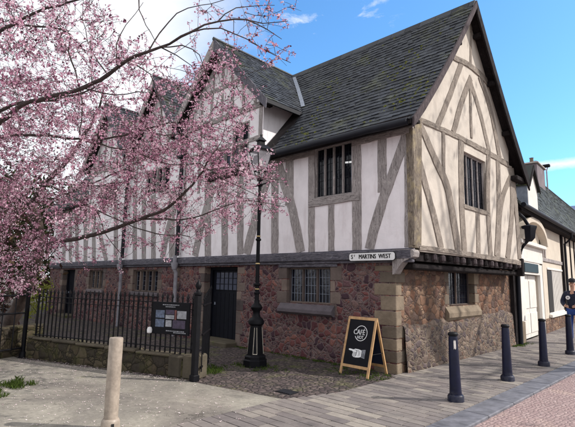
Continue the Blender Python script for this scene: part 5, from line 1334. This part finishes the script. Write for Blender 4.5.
# ------------------------------------------------------------ person by the last bollard
def skin(points, edges, radii, name, m, parent, sub=2):
    me = bpy.data.meshes.new(name); me.from_pydata([tuple(p) for p in points], edges, []); ob = bpy.data.objects.new(name, me); COL.objects.link(ob)
    md = ob.modifiers.new('s', 'SKIN'); md.use_smooth_shade = True; md.branch_smoothing = .4
    for v_, r_ in zip(me.skin_vertices[0].data, radii): v_.radius = r_ if hasattr(r_, '__len__') else (r_, r_)
    me.skin_vertices[0].data[0].use_root = True
    sb = ob.modifiers.new('u', 'SUBSURF'); sb.levels = sub; sb.render_levels = sub
    dg = bpy.context.evaluated_depsgraph_get(); nm = bpy.data.meshes.new_from_object(ob.evaluated_get(dg)); bpy.data.objects.remove(ob)
    nm.name = name; nm.materials.clear(); nm.materials.append(MT[m]); nm.polygons.foreach_set('use_smooth', [True]*len(nm.polygons))
    o = bpy.data.objects.new(name, nm); COL.objects.link(o); o.parent = parent; return o
pp = onZ(576.5, 343.5); per = empty('person', (pp.x, pp.y, 0), 'person in a dark navy jacket with a round white badge, cap and blue jeans', 'person')
face = (CAM-pp); face.z = 0; per.rotation_euler.z = math.atan2(face.y, face.x)+PI/2-.25     # local -Y looks at the street
per.scale = (1.04,)*3
J = {'pel': (0, 0, .95), 'waist': (0, 0, 1.10), 'chest': (0, -.01, 1.34), 'neckb': (0, .01, 1.50), 'neck': (0, 0, 1.56), 'head1': (0, -.01, 1.64), 'head2': (0, -.015, 1.72), 'head3': (0, -.005, 1.775)}
for sx, n_ in ((-1, 'l'), (1, 'r')):
    J['sh'+n_] = (sx*.19, 0, 1.44); J['el'+n_] = (sx*.29, -.01, 1.16); J['wr'+n_] = (sx*.17, -.22, 1.06); J['pm'+n_] = (sx*.13, -.29, 1.06)
    J['hip'+n_] = (sx*.10, 0, .90); J['kn'+n_] = (sx*.12, -.03, .50); J['an'+n_] = (sx*.13, .02, .09); J['toe'+n_] = (sx*.15, -.15, .04)
names = list(J); ix = {k_: i for i, k_ in enumerate(names)}
rad_b = {'pel': (.15, .10), 'waist': (.13, .095), 'chest': (.16, .11), 'neckb': (.075, .06), 'neck': (.055, .055), 'head1': (.068, .08), 'head2': (.075, .092), 'head3': (.055, .065)}
for n_ in 'lr': rad_b.update({'sh'+n_: .06, 'el'+n_: .043, 'wr'+n_: .028, 'pm'+n_: (.038, .02), 'hip'+n_: .085, 'kn'+n_: .058, 'an'+n_: .038, 'toe'+n_: .035})
ed = [('pel', 'waist'), ('waist', 'chest'), ('chest', 'neckb'), ('neckb', 'neck'), ('neck', 'head1'), ('head1', 'head2'), ('head2', 'head3')]
for n_ in 'lr': ed += [('chest', 'sh'+n_), ('sh'+n_, 'el'+n_), ('el'+n_, 'wr'+n_), ('wr'+n_, 'pm'+n_), ('pel', 'hip'+n_), ('hip'+n_, 'kn'+n_), ('kn'+n_, 'an'+n_), ('an'+n_, 'toe'+n_)]
P_ = [J[k_] for k_ in names]; E_ = [(ix[a], ix[b]) for a, b in ed]; R_ = [rad_b[k_] for k_ in names]
for n_, sx in (('l', -1), ('r', 1)):                  # fingers and thumb
    for f_, (dx, l1) in enumerate(((-.028, .075), (-.009, .085), (.010, .08), (.027, .062))):
        b0 = len(P_); bx_, by_, bz_ = J['pm'+n_]; P_ += [(bx_-sx*.03, by_-.035, bz_+dx), (bx_-sx*.055, by_-.035-l1*.35, bz_+dx-.006), (bx_-sx*.055-sx*l1*.4, by_-.03-l1*.3, bz_+dx-.012)]; R_ += [.010, .009, .0075]; E_ += [(ix['pm'+n_], b0), (b0, b0+1), (b0+1, b0+2)]
    b0 = len(P_); P_ += [(bx_+sx*.01, by_-.02, bz_+.045), (bx_-sx*.02, by_-.05, bz_+.06)]; R_ += [.012, .009]; E_ += [(ix['pm'+n_], b0), (b0, b0+1)]
skin(P_, E_, R_, 'body', 'skin', per)
jn = ['pel', 'waist', 'chest', 'neckb', 'shl', 'ell', 'wrl', 'shr', 'elr', 'wrr']; jj = {k_: i for i, k_ in enumerate(jn)}
JP = {**J, 'pel': (0, 0, .93)}
skin([JP[k_] for k_ in jn], [(0, 1), (1, 2), (2, 3), (2, 4), (4, 5), (5, 6), (2, 7), (7, 8), (8, 9)], [(.19, .135), (.175, .13), (.20, .145), (.085, .075), .088, .07, .046, .088, .07, .046], 'jacket', 'jacket', per)
hn = ['pel', 'hipl', 'knl', 'anl', 'hipr', 'knr', 'anr']
skin([J[k_] for k_ in hn], [(0, 1), (1, 2), (2, 3), (0, 4), (4, 5), (5, 6)], [(.155, .115), .105, .078, .066, .105, .078, .066], 'jeans', 'jeans', per)
for n_ in 'lr': skin([(J['an'+n_][0], .05, .05), J['an'+n_][:2]+(.06,), J['toe'+n_]], [(0, 1), (1, 2)], [.04, .05, .042], 'shoe', 'shoe', per)
b = MB(); b.lathe([(.098, 1.745), (.10, 1.79), (.085, 1.84), (.045, 1.868), (0, 1.872)], 16, (0, 0, 0)); b.lathe([(.09, 1.742), (.088, 1.752)], 16, (0, -.06, 0)); b.build('cap', 'cap', per, world=False)
b = MB(); b.lathe([(.103, 0), (.103, .0)], 3)
b = MB()
for sx in (-1, 1):
    b.box((sx*.075-.012, -.005, 1.66), (sx*.075+.012, .02, 1.71), bev=.006)
b.box((-.012, -.125, 1.655), (.012, -.085, 1.70), bev=.008); b.build('nose_and_ears', 'skin', per, world=False)
b = MB(); b.box((-.04, -.108, 1.705), (-.02, -.095, 1.715)); b.box((.02, -.108, 1.705), (.04, -.095, 1.715)); b.box((-.022, -.108, 1.632), (.022, -.09, 1.640)); b.build('eyes_and_mouth', 'cap', per, world=False)
b = MB(); m_ = Matrix.Translation((-.10, -.148, 1.30)) @ Matrix.Rotation(PI/2+.1, 4, 'X')
q0 = [m_ @ Vector((.055*math.cos(k*PI/10), .055*math.sin(k*PI/10), z_)) for z_ in (-.02, .006) for k in range(20)]
b.add(q0, [tuple(range(20))[::-1], tuple(range(20, 40))]+[(k, (k+1) % 20, 20+(k+1) % 20, 20+k) for k in range(20)]); b.build('badge', 'chalk', per, world=False)
b = MB(); q0 = [m_ @ Vector((.028*math.cos(k*PI/10), .022*math.sin(k*PI/10), z_)) for z_ in (.004, .009) for k in range(20)]
b.add(q0, [tuple(range(20))[::-1], tuple(range(20, 40))]+[(k, (k+1) % 20, 20+(k+1) % 20, 20+k) for k in range(20)]); b.build('badge_centre', 'pipe_grey', per, world=False)
